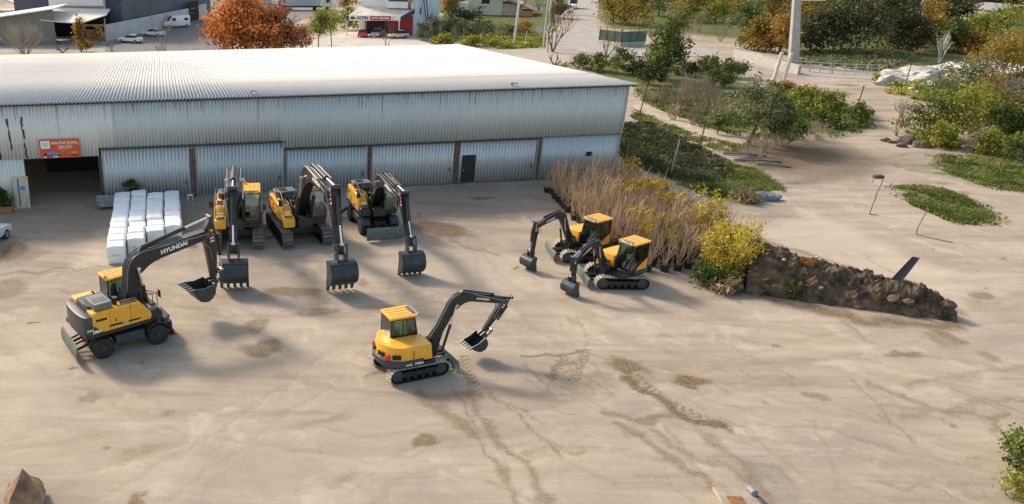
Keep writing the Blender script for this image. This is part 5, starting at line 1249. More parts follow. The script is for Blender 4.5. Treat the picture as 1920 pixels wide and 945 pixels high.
t = thing('tractor', 'small blue farm machine on the grass between the two poles', 'farm machine', (*G(1000, 27), 0), R(10)); mb = MB(); mb.tube([(-2.2, 0, .8), (-.6, 0, 1.3), (.5, 0, 2.2), (3, 0, 2.1)], .16, 6); mb.box(-2.4, -.8, -.5, .5, .4, 1.0); mb.build('body', SGB, t)
for x in (-2, -.9): MB().cyl((x, -.6, .4), (x, .6, .4), .4, n=12).build('wheel', RUB, t)

# poles, lamp, round sign
PC = mat('pale_pole', (.66, .62, .54), .8, 0, .15, 3)
def pole(label, px, py, h, r, lean=0, nm='utility_pole', cat='pole', m=PC):
    t = thing(nm, label, cat, (*G(px, py), 0)); MB().cyl((0, 0, 0), (lean*h, 0, h), r, r*.7, n=10).build('shaft', m, t); return t
p = pole('tall pale utility pole on the grass verge, left of the street lamp', 963, 85, 13, .22, .03); MB().box(.2, .45, -.15, .15, 4.2, 5).build('meter_box', LOWW, p)
p = pole('slim pale pole with side box directly behind the street lamp', 1018, 90, 14, .14, .0); MB().box(.1, .6, -.2, .2, 3.0, 4.2).build('meter_box', LOWW, p)
p = pole('pale street lamp with one curved arm by the crossing', 1025, 98, 14, .20, -.03, 'street_lamp', 'street lamp')
MB().tube([(.12, 0, 3.2), (.7, 0, 4.4), (1.5, 0, 5.6), (2.4, 0, 6.6), (3.2, 0, 7.0)], .08, 6).build('arm', PC, p); MB().box(3.0, 3.7, -.15, .15, 6.9, 7.08).build('lamp_head', PC, p, bevel=.03)
t = thing('round_sign', 'round grey road sign on a thin post in the grass', 'road sign', (*G(1009, 82), 0)); MB().cyl((0, 0, 0), (0, 0, 3.0), .04, n=6).build('post', PIPE, t); MB().cyl((0, -.03, 2.4), (0, .0, 2.4), .55, n=24).build('disc', LOWW, t)
t = thing('signpost', 'short post with rubble at its foot beside the round sign', 'post', (*G(984, 84), 0)); MB().cyl((0, 0, 0), (.15, 0, 2.4), .06, n=6).build('post', PC, t); me = lump(.5, 44); me.materials.append(PALE); link('rubble', me, t, (.3, 0, .2))
# wide grey concrete pylon
t = thing('pylon', 'wide tapering grey concrete pylon rising before the dark trees', 'pylon', (*G(1487, 122), 0))
mb = MB(); mb.prismz([(-.68, -.45), (.68, -.45), (.68, .45), (-.68, .45)], 0, 14, shrink=.62, cen=(-6.5, 0)); mb.build('shaft', mat('grey_pylon', (.42, .40, .37), .9, 0, .15, 1, bump=.1), t, bevel=.04); MB().box(-1.5, 2.4, -.3, .3, 9.4, 9.85).build('cross_arm', PC, t)
pole('thin grey pole standing among the dark trees at the top right', 1712, 62, 9, .12, .03)
# green fence with plastered base at the road corner
fa, fb, fc = Vector(G(1122, 83)), Vector(G(1163, 88)), Vector(G(1208, 86)); GRF = mat('green_mesh', (.10, .14, .11), .8, 0, .2, 2)
for (a, b_, lb, mm) in ((fa, fb, 'green mesh fence on a cream plinth at the road corner', mat('cream_plinth', (.62, .55, .38), .85)), (fb, fc, 'dark green mesh fence continuing right to the tall green tree', CONC)):
    an = math.atan2(b_.y-a.y, b_.x-a.x); L_ = (b_-a).length; t = thing('fence', lb, 'fence', (a.x, a.y, 0), an); MB().box(0, L_, -.15, .15, 0, .8).build('plinth', mm, t); MB().box(0, L_, -.04, .04, .8, 2.6).build('mesh_panel', GRF, t)
    for k in range(4): MB().cyl((L_*k/3, -.08, .8), (L_*k/3, -.08, 3.1), .05, n=6).build('post', DGREY, t)
# white railings along the canal road
ra = [Vector(G(*p)) for p in ((1375, 104), (1430, 122), (1480, 132), (1560, 138), (1650, 141))]
RW = mat('white_rail', (.42, .42, .40), .7)
for k in range(4):
    a, b_ = ra[k], ra[k+1]; an = math.atan2(b_.y-a.y, b_.x-a.x); L_ = (b_-a).length-.3
    t = thing('railing', ['white railing section nearest the road end of the canal', 'white railing section left of the wide pylon', 'white railing section right of the wide pylon', 'last white railing section before the white boulders'][k], 'railing', (a.x, a.y, 0), an)
    for z in (.5, .95, 1.4): MB().cyl((0, 0, z), (L_, 0, z), .05, n=6).build('rail', RW, t)
    for q in range(5): MB().cyl((L_*q/4, 0, 0), (L_*q/4, 0, 1.5), .07, n=6).build('post', RW, t)
t = thing('retaining_wall', 'low pale retaining wall under the white railings', 'wall', (ra[0].x-1, ra[0].y-2.0, 0), math.atan2((ra[2]-ra[0]).y, (ra[2]-ra[0]).x)); MB().box(0, 17, -.2, .2, 0, 1.3).build('wall_panel', CONC, t)
for k, (px, py) in enumerate(((1448, 158), (1466, 160))):
    t = thing('gate_post', ('left' if k == 0 else 'right')+' one of two stout pale posts below the wide pylon', 'post', (*G(px, py), 0)); MB().cyl((0, 0, 0), (.35, 0, 4.2), .28, .2, n=8).build('shaft', PC, t)
# sheds and roofs at the top right
for px, py, lb, w2, h2, rm, rz in ((1700, 22, 'shed with pale blue roof at the top right beyond the dark trees', 9, 3, PLG2, 20), (1775, 30, 'long brown roofed shed at the top right edge of the trees', 20, 3.2, mat('old_tile_roof', (.20, .14, .12), .9, 0, .4, .8), 8), (1850, 22, 'dark open fronted shed at the top right', 10, 4, DARKIN, -5), (1845, 38, 'low pale green plastic tunnel below the dark open shed', 9, 2, mat('pale_green_film', (.42, .52, .50), .4), -5), (1912, 185, 'shed with pale blue roof at the right edge behind the bushes', 8, 2.6, PLG2, -15), (1905, 45, 'grey roofed shed in the far top right corner', 12, 3, mat('grey_old_roof', (.30, .29, .28), .9, 0, .3, 1), 12)):
    t = bld('shed', lb, 'shed', G(px, py), rz); MB().prism([(-w2/2-.4, h2), (0, h2+1.0), (w2/2+.4, h2), (w2/2+.4, h2-.12), (0, h2+.86), (-w2/2-.4, h2-.12)], -.5, 8).build('roof', rm, t, smooth=False)
    MB().box(-w2/2, w2/2, 0, 7.6, 0, h2-.1).build('wall', CONC if rm is not DARKIN else DARKIN, t)
# white sheeting heaps
WSH = mat('white_sheeting', (.60, .58, .54), .7, 0, .25, .9, col2=(.30, .27, .23), bump=.9, bscale=1.5)
for k, (px, py, r, sq, lb) in enumerate(((1700, 158, 3.6, (1.15, .8, .55), 'white sheeted heap, left and brightest of the row by the canal'), (1748, 158, 3.4, (1.2, .8, .5), 'white sheeted heap in the middle of the row by the canal'), (1800, 152, 3.6, (1.3, .9, .5), 'greyish sheeted heap at the right of the row by the canal'), (1740, 178, 2.2, (1, .7, .6), 'grey sheeted lump in front of the white heaps'))):
    me = lump(r, 20+k, sq, .5, 4); me.materials.append(WSH); o = link('sheeted_heap', me, None, (*G(px, py), .3), (0, 0, R(-5))); tag(o, lb, 'heap')

# ================================================================== TREES AND BUSHES
LRED = leafmat('leaf_rust_red', (.26, .075, .025), (.56, .20, .05), (.72, .34, .10), .4, .5)
LDK = leafmat('leaf_dark', (.025, .035, .014), (.06, .07, .026), (.14, .14, .06), .25, .35)
LAUT = leafmat('leaf_autumn', (.10, .075, .015), (.26, .19, .03), (.44, .30, .05), .35, .4)
LYG = leafmat('leaf_yellow_green', (.11, .13, .02), (.27, .29, .04), (.48, .45, .09), .4, .5)
LMG = leafmat('leaf_mid_green', (.05, .075, .018), (.13, .17, .035), (.28, .30, .09), .35, .5)
LORG = leafmat('leaf_orange', (.18, .10, .025), (.38, .22, .05), (.52, .35, .10), .35, .5)
LGRY = leafmat('leaf_grey_olive', (.075, .085, .035), (.17, .185, .08), (.32, .32, .17), .3, .6)
def tree(name, label, cat, base, h, rx, m, n=2500, leaf=.32, trunk=.18, tm=BARK, low=.25, group=None, nb=7, clump=None, asp=1.2, bare=0, rz=None, loc=None):
    t = thing(name, label, cat, (*(loc or G(*base)), 0), random.uniform(0, 6.28) if rz is None else rz, group)
    mb = MB(); branches(mb, (0, 0, 0), (random.gauss(0, .05), random.gauss(0, .05), 1), h*.45, trunk, 3, 6, .55, 3, .25, shrink=.72); mb.build('trunk', tm, t)
    z0 = h*low; bl = []
    for k in range(nb):
        a = 6.283*k/nb+random.gauss(0, .3); q = rx*random.uniform(.25, .85); f = random.random()
        zc = z0+(h-z0)*(.2+.6*f); rr = rx*random.uniform(.26, .52)*(1-.35*f); bl.append((math.cos(a)*q*(1-.5*f), math.sin(a)*q*(1-.5*f), zc, rr, rr, min(rr, (h-z0)*.35)))
    bl.append((random.gauss(0, rx*.12), random.gauss(0, rx*.12), h-(h-z0)*.22, rx*.34, rx*.34, (h-z0)*.22)); bl.append((0, 0, z0+(h-z0)*.42, rx*.5, rx*.5, (h-z0)*.34))
    foliage('crown', t, bl, int(n), leaf, m, clump or rx*.11, asp, K=max(20, n//30)); return t
def bare(name, label, cat, base, h, spread=.45, n0=6, r=.06, m=TWIG, depth=3, group=None, loc=None, kids=3, up=.3):
    t = thing(name, label, cat, (*(loc or G(*base)), 0), random.uniform(0, 6), group); mb = MB()
    for k in range(n0):
        a = 6.283*k/n0; q = spread*random.uniform(.3, 1); branches(mb, (math.cos(a)*.1*n0/6, math.sin(a)*.1*n0/6, 0), (math.cos(a)*q, math.sin(a)*q, 1), h*.40, r, depth, 4, .4, kids, up, shrink=.70)
    mb.build('branches', m, t); return t
tree('maple_tree', 'large round rust red tree in autumn leaf behind the white roof', 'tree', (458, 98), 9.8, 8.6, LRED, 12000, .40, .3, low=.08, nb=12, clump=.75)
# reddish twiggy side
tree('red_tree', 'smaller purplish red tree hugging the right flank of the rust red tree', 'tree', (530, 97), 8.6, 4.6, leafmat('leaf_purple_red', (.20, .07, .035), (.42, .16, .075), (.56, .28, .15), .3, .5), 4500, .34, .2, low=.06, nb=8)
bare('bare_bush', 'big leafless grey bush behind the roof at the left edge', 'bush', (48, 104), 6.0, 1.3, 20, .09, mat('grey_twig', (.40, .34, .27), .9, 0, .3, 3), 3, kids=4)
tree('cypress', 'narrow orange brown column shaped tree before the open canopy', 'tree', (152, 100), 6.6, 1.0, LORG, 1400, .28, .1, low=.05, nb=6, clump=.3)
tree('bush', 'low orange bush at the foot of the column shaped tree', 'bush', (162, 98), 2.4, 1.9, LORG, 700, .24, .06, low=.1)
tree('bush', 'orange bush beside the brick counter of the canopy shed', 'bush', (187, 84), 3.2, 1.8, LORG, 500, .26, .08, low=.2)
bare('bare_bush', 'small dark fallen branches lying in front of the canopy', 'branches', (118, 99), 2.2, 1.4, 4, .10, mat('dark_twig', (.08, .06, .06), .9), 2, up=-.1)
bare('bare_tree', 'small bare tree in front of the nearest white saloon', 'tree', (210, 97), 5.2, .35, 4, .05, BARKP)
bare('bare_tree', 'small bare tree between the white cars and the rust red tree', 'tree', (310, 96), 7, .4, 5, .06, BARKP)
bare('bare_bush', 'pale scrubby bush under the bare tree at the back edge of the roof', 'bush', (300, 97), 1.6, 1.2, 10, .04, BARKP, 2)
tree('yellow_tree', 'yellow green tree with twin trunks right of the red trees', 'tree', (597, 94), 6.6, 2.7, LYG, 2000, .26, .12, low=.38, clump=.4)
tree('yellow_tree', 'thin pale green tree next to the yellow green one', 'tree', (622, 93), 7.8, 1.9, LYG, 900, .24, .10, low=.3, clump=.45)
tree('yellow_tree', 'golden tree at the top edge left of the shop', 'tree', (652, 28), 9, 4, LAUT, 2200, .36, .15, low=.15)
tree('bush', 'green bush behind the left canopy post of the shop', 'bush', (652, 56), 4.5, 3.2, LYG, 1200, .32, .1, low=.1)
bare('bare_tree', 'small leafless tree standing on the forecourt before the parked cars', 'tree', (725, 93), 6.5, .6, 5, .06, BARK)
for k, (px, py, h, rx, m) in enumerate(((792, 76, 3.4, 2.6, LGRY), (818, 72, 4.2, 3.0, LGRY), (845, 72, 4.6, 3.0, LGRY), (872, 76, 3.4, 2.8, LGRY), (850, 50, 5.0, 4.5, LMG), (885, 52, 4.4, 4.5, LDK), (830, 84, 2.0, 3.0, LYG), (885, 86, 1.8, 3.4, LYG), (925, 86, 1.6, 3.2, LYG), (905, 64, 2.4, 4, LMG), (945, 66, 2.0, 4, LGRY), (980, 60, 2.4, 4, LORG))):
    tree('bush', ['pale grey bush at the right corner of the shop', 'tall pale grey bush second from the shop', 'tall pale grey bush third from the shop', 'pale grey bush at the far end of the grey row', 'dark green hedge bush behind the grey row', 'very dark hedge bush below the cream house', 'low yellow green bush along the roof edge, left one', 'low yellow green bush along the roof edge, middle one', 'low yellow green bush along the roof edge, right one', 'flat green bush in the meadow below the cream house', 'olive bush in the meadow left of the tall pole', 'orange brown bush in the meadow right of the tall pole'][k], 'bush', (px, py), h, rx, m, 900, .30, .06, low=.08)
for k, px in enumerate((800, 826, 850, 905, 930)): bare('bare_bush', ['thin leafless whips right at the corner of the shop', 'thin leafless whips above the second grey bush', 'thin leafless whips above the third grey bush', 'thin leafless whips between the grey row and the meadow', 'thin leafless whips left of the tall utility pole'][k], 'bush', (px, 78), 4.6, .5, 5, .035, BARKP, 2)
tree('orange_tree', 'orange tree at the top behind the shop staircase', 'tree', (842, 30), 7.5, 3.6, LORG, 1500, .36, .12, low=.1)
tree('orange_tree', 'small golden tree between the orange tree and the cream house', 'tree', (868, 26), 5.5, 2.6, LAUT, 800, .34, .12, low=.1)
bare('bare_tree', 'leafless twin stemmed tree by the street lamp at the crossing', 'tree', (1036, 98), 8.5, .45, 4, .12, BARK, 4)
bare('bare_tree', 'small leafless tree at the pavement before the green mesh fence', 'tree', (1138, 108), 5.6, .8, 3, .10, BARK, 3)
for k, (px, py, h) in enumerate(((1010, 20, 9), (985, 8, 9), (1052, 26, 8))): bare('bare_tree', ['grey leafless tree behind the street lamp', 'grey leafless tree at the top left of the lamp', 'brown leafless tree at the left kerb of the side road'][k], 'tree', (px, py), h, .4, 7, .10, BARKP, 3)
tree('bush', 'brown leaved bush along the left side of the side road', 'bush', (1045, 34), 6, 3.2, leafmat('leaf_brown', (.09, .065, .03), (.20, .15, .07), (.33, .26, .14)), 1500, .3, .1, low=.05)
# the ivy covered tree and hedge
tree('green_tree', 'tall dense green tree rising from the hedge right of the hall', 'tree', (1240, 152), 10.0, 3.1, LMG, 6500, .26, .25, low=.03, nb=12, clump=.42)
for k, (px, py, h, rx) in enumerate(((1085, 128, 2.0, 2.6), (1120, 133, 2.6, 2.7), (1158, 138, 3.6, 2.8), (1195, 142, 2.8, 2.6), (1215, 158, 3.2, 2.4), (1285, 142, 2.6, 2.6), (1330, 140, 2.6, 2.8), (1375, 146, 2.6, 2.6), (1350, 165, 3.0, 2.0))):
    tree('hedge_bush', f'dark green hedge bush behind the hall corner, number {k+1} from the left', 'hedge bush', (px, py), h, rx, LDK if k in (3, 4, 5) else LMG, 1400, .22, .06, low=.03, group='hedge bushes behind the hall corner')
for k, (px, py) in enumerate(((1040, 122), (1126, 120))): bare('pruned_tree', ('left' if k == 0 else 'right')+' one of two pruned dark stumps peeping over the roof edge', 'tree stump', (px, py), 2.8, 1.2, 3, .14, BARK, 1)
# background belt top right
belt = [(1150, 42, 9, 5.5, LAUT), (1190, 48, 8, 5, LAUT), (1165, 12, 10, 6, LYG), (1235, 30, 9, 6, LGRY), (1280, 40, 8, 5, LAUT), (1225, 0, 11, 7, LAUT), (1300, 8, 10, 7, LMG), (1340, 42, 7, 5, LYG), (1335, 18, 9, 6, LMG), (1385, 40, 10, 5.5, LORG), (1400, 70, 8, 4, LMG), (1440, 60, 10, 5, LAUT), (1420, 95, 5.5, 3.5, LAUT), (1460, 100, 6, 3.5, LORG),
        (1440, 14, 10, 7, LDK), (1525, 40, 11, 6, LAUT), (1520, 100, 7, 4.5, LDK), (1560, 98, 10, 5, LDK), (1600, 104, 11, 5.5, LDK), (1640, 98, 12, 5.5, LDK), (1670, 82, 11, 5, LDK), (1590, 60, 12, 7, LDK), (1640, 45, 10, 6, LDK), (1540, 8, 12, 8, LGRY), (1620, 10, 10, 8, LMG), (1700, 100, 8, 4.5, LDK), (1735, 92, 7.5, 4.5, LAUT), (1775, 98, 6, 4, LMG), (1790, 62, 8, 4, LDK), (1745, 60, 7, 4.5, LORG), (1835, 72, 5, 4, LYG), (1815, 100, 4, 4.5, LORG), (1870, 60, 5, 4, LMG), (1690, 50, 9, 4, LDK), (1900, 30, 7, 5, LDK), (1800, 10, 7, 5, LDK), (1500, 70, 9, 5, LAUT)]
lfname = {'leaf_autumn': 'golden olive', 'leaf_yellow_green': 'yellow green', 'leaf_grey_olive': 'grey olive', 'leaf_mid_green': 'mid green', 'leaf_orange': 'orange brown', 'leaf_dark': 'very dark green'}
for k, (px, py, h, rx, m) in enumerate(belt):
    if px < 1300: where = ['at the road corner behind the green mesh fence', 'second behind the green mesh fence', 'at the top right of the side road', 'above the tall green tree', 'right above the dark mesh fence', 'at the top edge above the tall green tree'][min(k, 5)]
    elif px < 1480: where = f'left of the wide pylon, number {k-5} of that group'
    elif px < 1710: where = f'right of the wide pylon, number {k-14} of the dark belt'
    else: where = f'at the top right, number {k-24} of that end'
    tree('background_tree', f'{lfname[m.name]} tree {where}', 'tree', (px, py), h, rx, m, 2300 if rx < 6 else 2800, .34, .18, low=.02, nb=9, group='background trees at the top right', clump=rx*.13)
for k, (px, py) in enumerate(((1310, 60), (1290, 75), (1350, 78))): bare('bare_tree', ['grey leafless shrub left of the canal end', 'grey leafless shrub behind the main road right of the tall tree', 'grey leafless shrub by the white railing end'][k], 'tree', (px, py), 5, .7, 8, .05, BARKP, 3)
# garden right of the hall
for k, (px, py, h) in enumerate(((1270, 208, 3.6), (1290, 200, 5.0), (1310, 214, 5.2), (1330, 215, 3.8), (1242, 196, 2.0), (1352, 228, 3.0), (1222, 192, 1.6), (1262, 225, 2.0), (1300, 235, 2.2), (1210, 182, 1.4), (1245, 180, 1.6))):
    bare('dry_shrub', f'leafless grey brown garden shrub beside the sandy path, number {k+1} of the thicket', 'shrub', (px, py), h, .5, 12, .035, mat('thicket_twig', (.36, .28, .20), .9, 0, .35, 2), 3, group='leafless thicket beside the path')
tree('olive_tree', 'olive green tree with leaning dark trunk in the middle of the garden', 'tree', (1402, 272), 6.4, 3.6, LGRY, 4600, .17, .20, low=.32, nb=11, clump=.30)
tree('green_bush', 'bright green drooping bush right beside the olive tree', 'bush', (1455, 272), 5.0, 2.6, LMG, 3200, .18, .08, low=.12, nb=9)
tree('green_bush', 'small yellow green bush left of the olive tree by the path', 'bush', (1345, 252), 2.6, 1.3, LMG, 900, .16, .06, low=.15)
for k, (px, py, h, rx, m) in enumerate(((1490, 215, 3.2, 2.6, LYG), (1525, 222, 3.2, 2.6, LYG), (1560, 222, 3.0, 2.4, LYG), (1595, 232, 2.2, 2.2, LMG), (1540, 238, 1.8, 2.2, LMG), (1475, 185, 2.4, 2.4, LORG), (1510, 195, 2.0, 2.4, LAUT), (1440, 200, 3, 2.4, LMG), (1615, 222, 1.4, 1.6, LYG))):
    tree('garden_bush', f'{ {"leaf_yellow_green":"yellow green","leaf_mid_green":"leaf green","leaf_orange":"rust brown","leaf_autumn":"golden"}[m.name]} bush in the garden bed right of the olive tree, number {k+1}', 'bush', (px, py), h, rx, m, 1500, .19, .05, low=.05, group='bushes of the garden bed')
for k, (px, py) in enumerate(((1430, 285), (1465, 275), (1500, 262), (1535, 262), (1410, 292))): bare('dry_shrub', f'tangle of pale dry sticks at the garden edge, number {k+1} from the left', 'shrub', (px, py), 2.4, 1.3, 10, .03, BARKP, 3, group='dry sticks at the garden edge', up=.05)
bare('bare_tree', 'small pale leafless tree trunk standing in the dark debris', 'tree', (1425, 300), 2.8, .9, 3, .09, BARKP, 2)
# right hand bushes
for k, (px, py, h, rx, m) in enumerate(((1740, 255, 4.2, 2.8, LMG), (1790, 262, 5.2, 3.2, LYG), (1770, 225, 5.0, 3.2, LMG), (1830, 245, 5.6, 3.0, LAUT), (1755, 275, 2.2, 1.6, LYG), (1870, 262, 3.4, 2.8, LMG), (1905, 270, 2.6, 2.4, LMG), (1845, 195, 6.5, 3.4, LAUT), (1890, 120, 9, 4.2, LYG), (1905, 232, 3.4, 2.2, LDK), (1880, 150, 6, 3.4, LAUT))):
    h *= 1.15; rx *= 1.2
    tree('bush', ['green bush at the left front of the right hand clump', 'yellow green bush in the centre of the right hand clump', 'green bush at the back left of the right hand clump', 'golden bush behind the centre of the right hand clump', 'small yellow bush at the foot of the right hand clump', 'low green bush at the front right of the clump', 'low green bush cut by the right edge', 'tall orange gold bush above the right hand clump', 'tall bright yellow tree at the right edge', 'dark green bush by the pale blue roof at the right edge', 'golden tree below the bright yellow one at the right edge'][k], 'bush', (px, py), h, rx, m, 2600, .20, .08, low=.05, nb=9)
for k, (px, py, h) in enumerate(((1680, 255, 4.5), (1855, 210, 6.5), (1760, 118, 5), (1820, 285, 2.6))): bare('bare_tree', ['thin leaning leafless sapling on the concrete left of the right hand clump', 'leafless branchy tree in the right hand clump', 'white leafless snag above the white heaps', 'withered brown stem at the front of the right hand clump'][k], 'tree', (px, py), h, .35, 3 if k != 1 else 6, .07, BARKP if k != 2 else mat('white_twig', (.7, .68, .64), .8), 3)
for k, (px, py) in enumerate(((1660, 155), (1690, 172), (1720, 180), (1750, 188))): tree('bush', ['low yellow green bush at the left end of the white heaps', 'second low bush below the brightest white heap', 'third low bush in front of the middle white heap', 'low bush between the white heaps and the right hand clump'][k], 'bush', (px, py), 1.5, 2.6, LYG, 700, .24, .05, low=.02)
# front right corner bush
for k, (x, y, h, rx) in enumerate(((26.3, 22.7, 2.0, 1.5), (27.5, 24.4, 2.1, 1.5), (26.3, 21.2, 1.9, 1.7))): tree('bush', ['olive yellow bush at the bottom right corner, front one', 'green bush at the bottom right corner, back one', 'olive bush at the very bottom of the right corner'][k], 'bush', None, h, rx, LYG if k == 0 else LMG, 6500, .075, .05, low=.02, nb=9, clump=.16, asp=2.2, loc=(x, y))

# posts, bent lamp, tarp, logs
for px, py, h, lean, lb in ((1198, 218, 3.4, .12, 'thin dark fence post on the left edge of the sandy path'), (1312, 274, 2.4, .06, 'short dark fence post on the grassy slope by the path'), (1258, 326, 3.0, .07, 'pale thin post on the slope behind the potted trees'), (1604, 212, 3.0, .05, 'thin dark post on the concrete beside the garden bed'), (1694, 172, 4.2, .0, 'thin rusty post before the white heaps')):
    t = thing('fence_post', lb, 'post', (*G(px, py), 0)); MB().cyl((0, 0, 0), (lean*h, 0, h), .06, n=6).build('shaft', PIPE if 'pale' in lb else DGREY, t); MB().box(lean*h-.12, lean*h+.12, -.03, .03, h-.1, h).build('cap', DGREY, t)
t = thing('bent_lamp', 'crooked thin post with small dark basket head on the open ground', 'lamp post', (*G(1630, 402), 0))
MB().tube([(0, 0, 0), (.05, 0, .7), (.12, 0, 1.2), (.10, 0, 1.5), (.22, 0, 2.2), (.28, 0, 2.75), (.10, 0, 2.95), (-.25, 0, 2.95)], .035, 6).build('post', STEELP, t)
mb = MB(); mb.prismz([(-.42, -.2), (.2, -.2), (.2, .2), (-.42, .2)], 2.72, 2.95); mb.build('head', DGREY, t, bevel=.03); MB().tube([(-.38, 0, 2.75), (-.45, 0, 2.4)], .02, 5).build('hook', DGREY, t); MB().tube([(0, 0, .05), (.5, -.2, .0)], .03, 5).build('foot', STEELP, t)
t = thing('bent_rod', 'thin bent rod leaning over the ground below the grass patch', 'rod', (*G(1718, 440), 0)); MB().tube([(0, 0, 0), (-.05, 0, .5), (.1, 0, 1.2), (.28, 0, 1.9)], .03, 5).build('rod', STEELP, t)
MB().tube([(0, 0, .02), (.6, -.9, .03), (1.3, -1.5, .02)], .03, 5).build('trailing_end', STEELP, t)
bm_ = lump(1.2, 77, (1.0, .42, .32), .25, 4); bm_.materials.append(mat('blue_grey_tarp', (.16, .20, .24), .6, 0, .3, 2, bump=.5)); o = link('tarp_bundle', bm_, None, (*G(1432, 374), .2), (0, 0, R(3))); tag(o, 'rounded blue grey tarpaulin bundle lying at the edge of the slope', 'tarpaulin')
reedy('grass_clump', 'pale dry grass beside the tarpaulin bundle', 'grass clump', G(1398, 376), .5, 1.6, 60, 500, DRYG, leaf=.12, asp=4)
for k, (px, py, L_, a) in enumerate(((1395, 292, 3.6, -12), (1420, 304, 4.0, -8), (1450, 312, 2.6, -20), (1405, 300, 2.2, 10))):
    t = MB().tube([(-L_/2, 0, .15), (0, .1, .2), (L_/2, 0, .12)], .11, 7).build('log', mat('weathered_log', (.20, .18, .17), .9, 0, .3, 3)); t.location = (*G(px, py), 0); t.rotation_euler = (0, 0, R(a)); tag(t, ['upper grey log in the debris under the olive tree', 'longest grey log in the debris under the olive tree', 'short grey log at the right of the debris', 'short slanting log between the longer ones'][k], 'log')
for k, (px, py, r) in enumerate(((1700, 268, .7), (1725, 275, .6), (1660, 265, .35), (1690, 275, .4))):
    me = lump(r, 60+k, (1.3, .9, .7)); me.materials.append(ROCK); o = link('stone', me, None, (*G(px, py), r*.3)); tag(o, ['large tan stone left of the right hand bushes', 'tan stone against the small yellow bush', 'mossy small stone at the end of the stone line', 'small tan stone between the larger ones'][k], 'stone')
mb = MB(); mb.tube([(0, 0, .12), (2.2, -.6, .12), (4.4, -1.3, .12)], .16, 6); t = mb.build('log', BARK); t.location = (*G(1665, 268), 0); tag(t, 'long dark log edging the concrete before the tan stones', 'log')
# bottom edge: capstone and slab
STN = mat('brown_capstone', (.36, .23, .14), .8, 0, .5, 1.4, col2=(.13, .075, .045), bump=.3)
t = thing('post_cap', 'pointed brown stone cap poking in at the bottom left corner', 'stone cap', (-9.75, 23.0, 0), R(20))
mb = MB(); mb.prismz([(-.55, -.55), (.55, -.55), (.55, .55), (-.55, .55)], 0, .35); ring = [(-.62,-.62),(.0,-.72),(.62,-.62),(.72,0),(.62,.62),(0,.72),(-.62,.62),(-.72,0)]
vs = [(x, y, .35) for x, y in ring]+[(x*.82, y*.82, .62) for x, y in ring]+[(x*.42, y*.42, .95) for x, y in ring]+[(.02, 0, 1.3)]; fs = [tuple(range(7, -1, -1))]
vs[-1] = (.05, .02, 1.5)
for q in range(2): fs += [(q*8+i, q*8+(i+1)%8, q*8+8+(i+1)%8, q*8+8+i) for i in range(8)]
fs += [(16+i, 16+(i+1)%8, 24) for i in range(8)]; mb.add(vs, fs); mb.build('cap', STN, t, smooth=False)
t = thing('concrete_block', 'concrete block with rust stain and grey pipe end at the bottom edge', 'concrete block', (16.0, 22.9, 0), R(-6))
MB().box(-.95, .45, -1.3, .75, -.1, .16).build('block', mat('tan_concrete', (.33, .28, .21), .9, 0, .25, 2, bump=.3), t, bevel=.03); MB().box(-.65, -.1, -1.3, .25, .155, .168).build('rust_stain', mat('rust_patch', (.26, .12, .045), .95, 0, .4, 5), t, smooth=False)
MB().cyl((.30, .70, .20), (.36, .35, .26), .15, .13, n=14).build('pipe_end', mat('pipe_grey', (.22, .23, .23), .6), t, bevel=.01); MB().tube([(.45, .35, .1), (.5, -.4, .08), (.6, -1.3, .06)], .10, 8).build('pipe', DGREY, t)

# grass and ground cover
def pip(P, poly_):
    x, y = P[:, 0], P[:, 1]; ins = np.zeros(len(P), bool); n = len(poly_)
    for i in range(n):
        x0, y0 = poly_[i]; x1, y1 = poly_[(i+1) % n]; c = ((y0 > y) != (y1 > y)) & (x < (x1-x0)*(y-y0)/(y1-y0+1e-12)+x0); ins ^= c
    return ins
def grass(name, label, px_poly, n, size, m, h=.15, jit=.3, asp=2.5):
    pl = [G(*p) for p in px_poly]; a = np.array(pl); lo, hi = a.min(0), a.max(0); P = rng.uniform(lo, hi, (n*3, 2)); Pj = P+rng.normal(size=P.shape)*jit
    keep = pip(Pj, pl); P = P[keep][:n]; dn = vnoise(P[:, 0], P[:, 1], 1.5, 13, 3); P = P[dn > rng.uniform(.25, .5, len(P))]
    Z = rng.uniform(.0, h, len(P)); V, F = leaf_arrays(np.column_stack([P, Z]), size, asp, 1.2)
    V[:, 2] = np.maximum(V[:, 2], .005); o = link(name, npmesh(name, V, F, m, rng.uniform(0, 1, len(F)))); o['label'] = label; o['kind'] = 'stuff'; return o
DRYD = leafmat('dry_litter', (.10, .08, .055), (.17, .14, .095), (.25, .21, .145))
LGR = leafmat('grass_green', (.075, .10, .02), (.16, .195, .04), (.29, .28, .10), .35, .35); LGD = leafmat('ground_cover_dark', (.035, .042, .018), (.075, .085, .032), (.15, .15, .07), .3, .6)
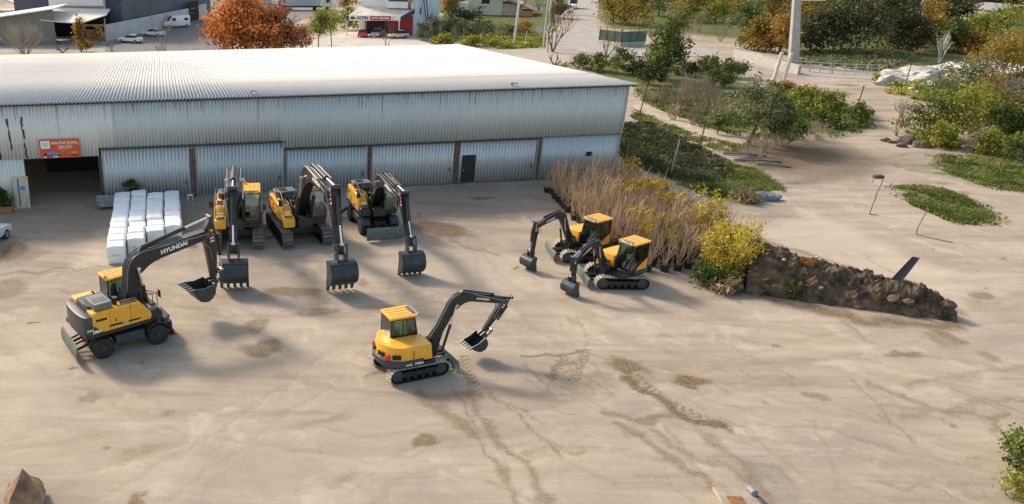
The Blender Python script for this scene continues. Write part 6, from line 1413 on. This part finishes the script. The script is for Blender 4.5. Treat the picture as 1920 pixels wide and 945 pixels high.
grass('ground_cover', 'dark low plants covering the slope behind the hall', [(1168, 232), (1215, 232), (1330, 285), (1380, 320), (1345, 345), (1230, 330), (1165, 296)], 17000, .13, LGD, .28)
grass('grass', 'green grass on the lower part of the slope', [(1300, 300), (1420, 318), (1468, 356), (1345, 374), (1270, 340)], 13000, .09, LGR, .12)
grass('grass', 'green grass patch on the open ground at the right', [(1680, 350), (1740, 348), (1800, 365), (1862, 412), (1835, 424), (1770, 412), (1710, 385)], 9000, .10, LGR, .14, .55)
grass('grass', 'grass strip at the right edge below the bushes', [(1765, 290), (1925, 300), (1960, 360), (1900, 360), (1830, 345), (1780, 325)], 12000, .10, LGR, .12, .6)
grass('grass', 'grass along the sandy path', [(1185, 222), (1195, 206), (1240, 228), (1310, 256), (1392, 274), (1380, 290), (1300, 270)], 5000, .11, LGR, .12)
grass('grass', 'grass verge by the crossing', [(930, 92), (1020, 90), (1025, 72), (1000, 66), (930, 70)], 7000, .28, LYG, .25)
grass('grass', 'grass around the garden bed', [(1190, 168), (1340, 170), (1620, 215), (1640, 240), (1560, 262), (1430, 262), (1350, 250), (1210, 195)], 14000, .16, LMG, .3)
grass('grass', 'rough grass under the background trees', [(1480, 118), (1640, 134), (1720, 112), (1700, 90), (1500, 100)], 9000, .3, LGRY, .4)
SC.cycles.transparent_max_bounces = 12
# taller airy trees at the right edge
tree('airy_tree', 'tall loose golden tree with open crown at the right, above the clump', 'tree', (1860, 205), 8.5, 3.6, LAUT, 1900, .2, .14, low=.35, nb=8, clump=.5)
tree('airy_tree', 'loose olive tree in front of the white heaps at the right', 'tree', (1795, 215), 6.5, 3.0, LGRY, 1700, .2, .12, low=.3, nb=8, clump=.5)
for k, (px, py, h, rx, m) in enumerate(((1905, 160, 6, 4, LMG), (1920, 300, 2.5, 2.5, LMG), (1860, 285, 2.0, 2.2, LYG))):
    tree('bush', ['dark leafed bush under the bright yellow tree', 'low green bush at the very right edge over the grass strip', 'yellow green bush in front of the low green ones'][k], 'bush', (px, py), h, rx, m, 2200, .2, .08, low=.04)
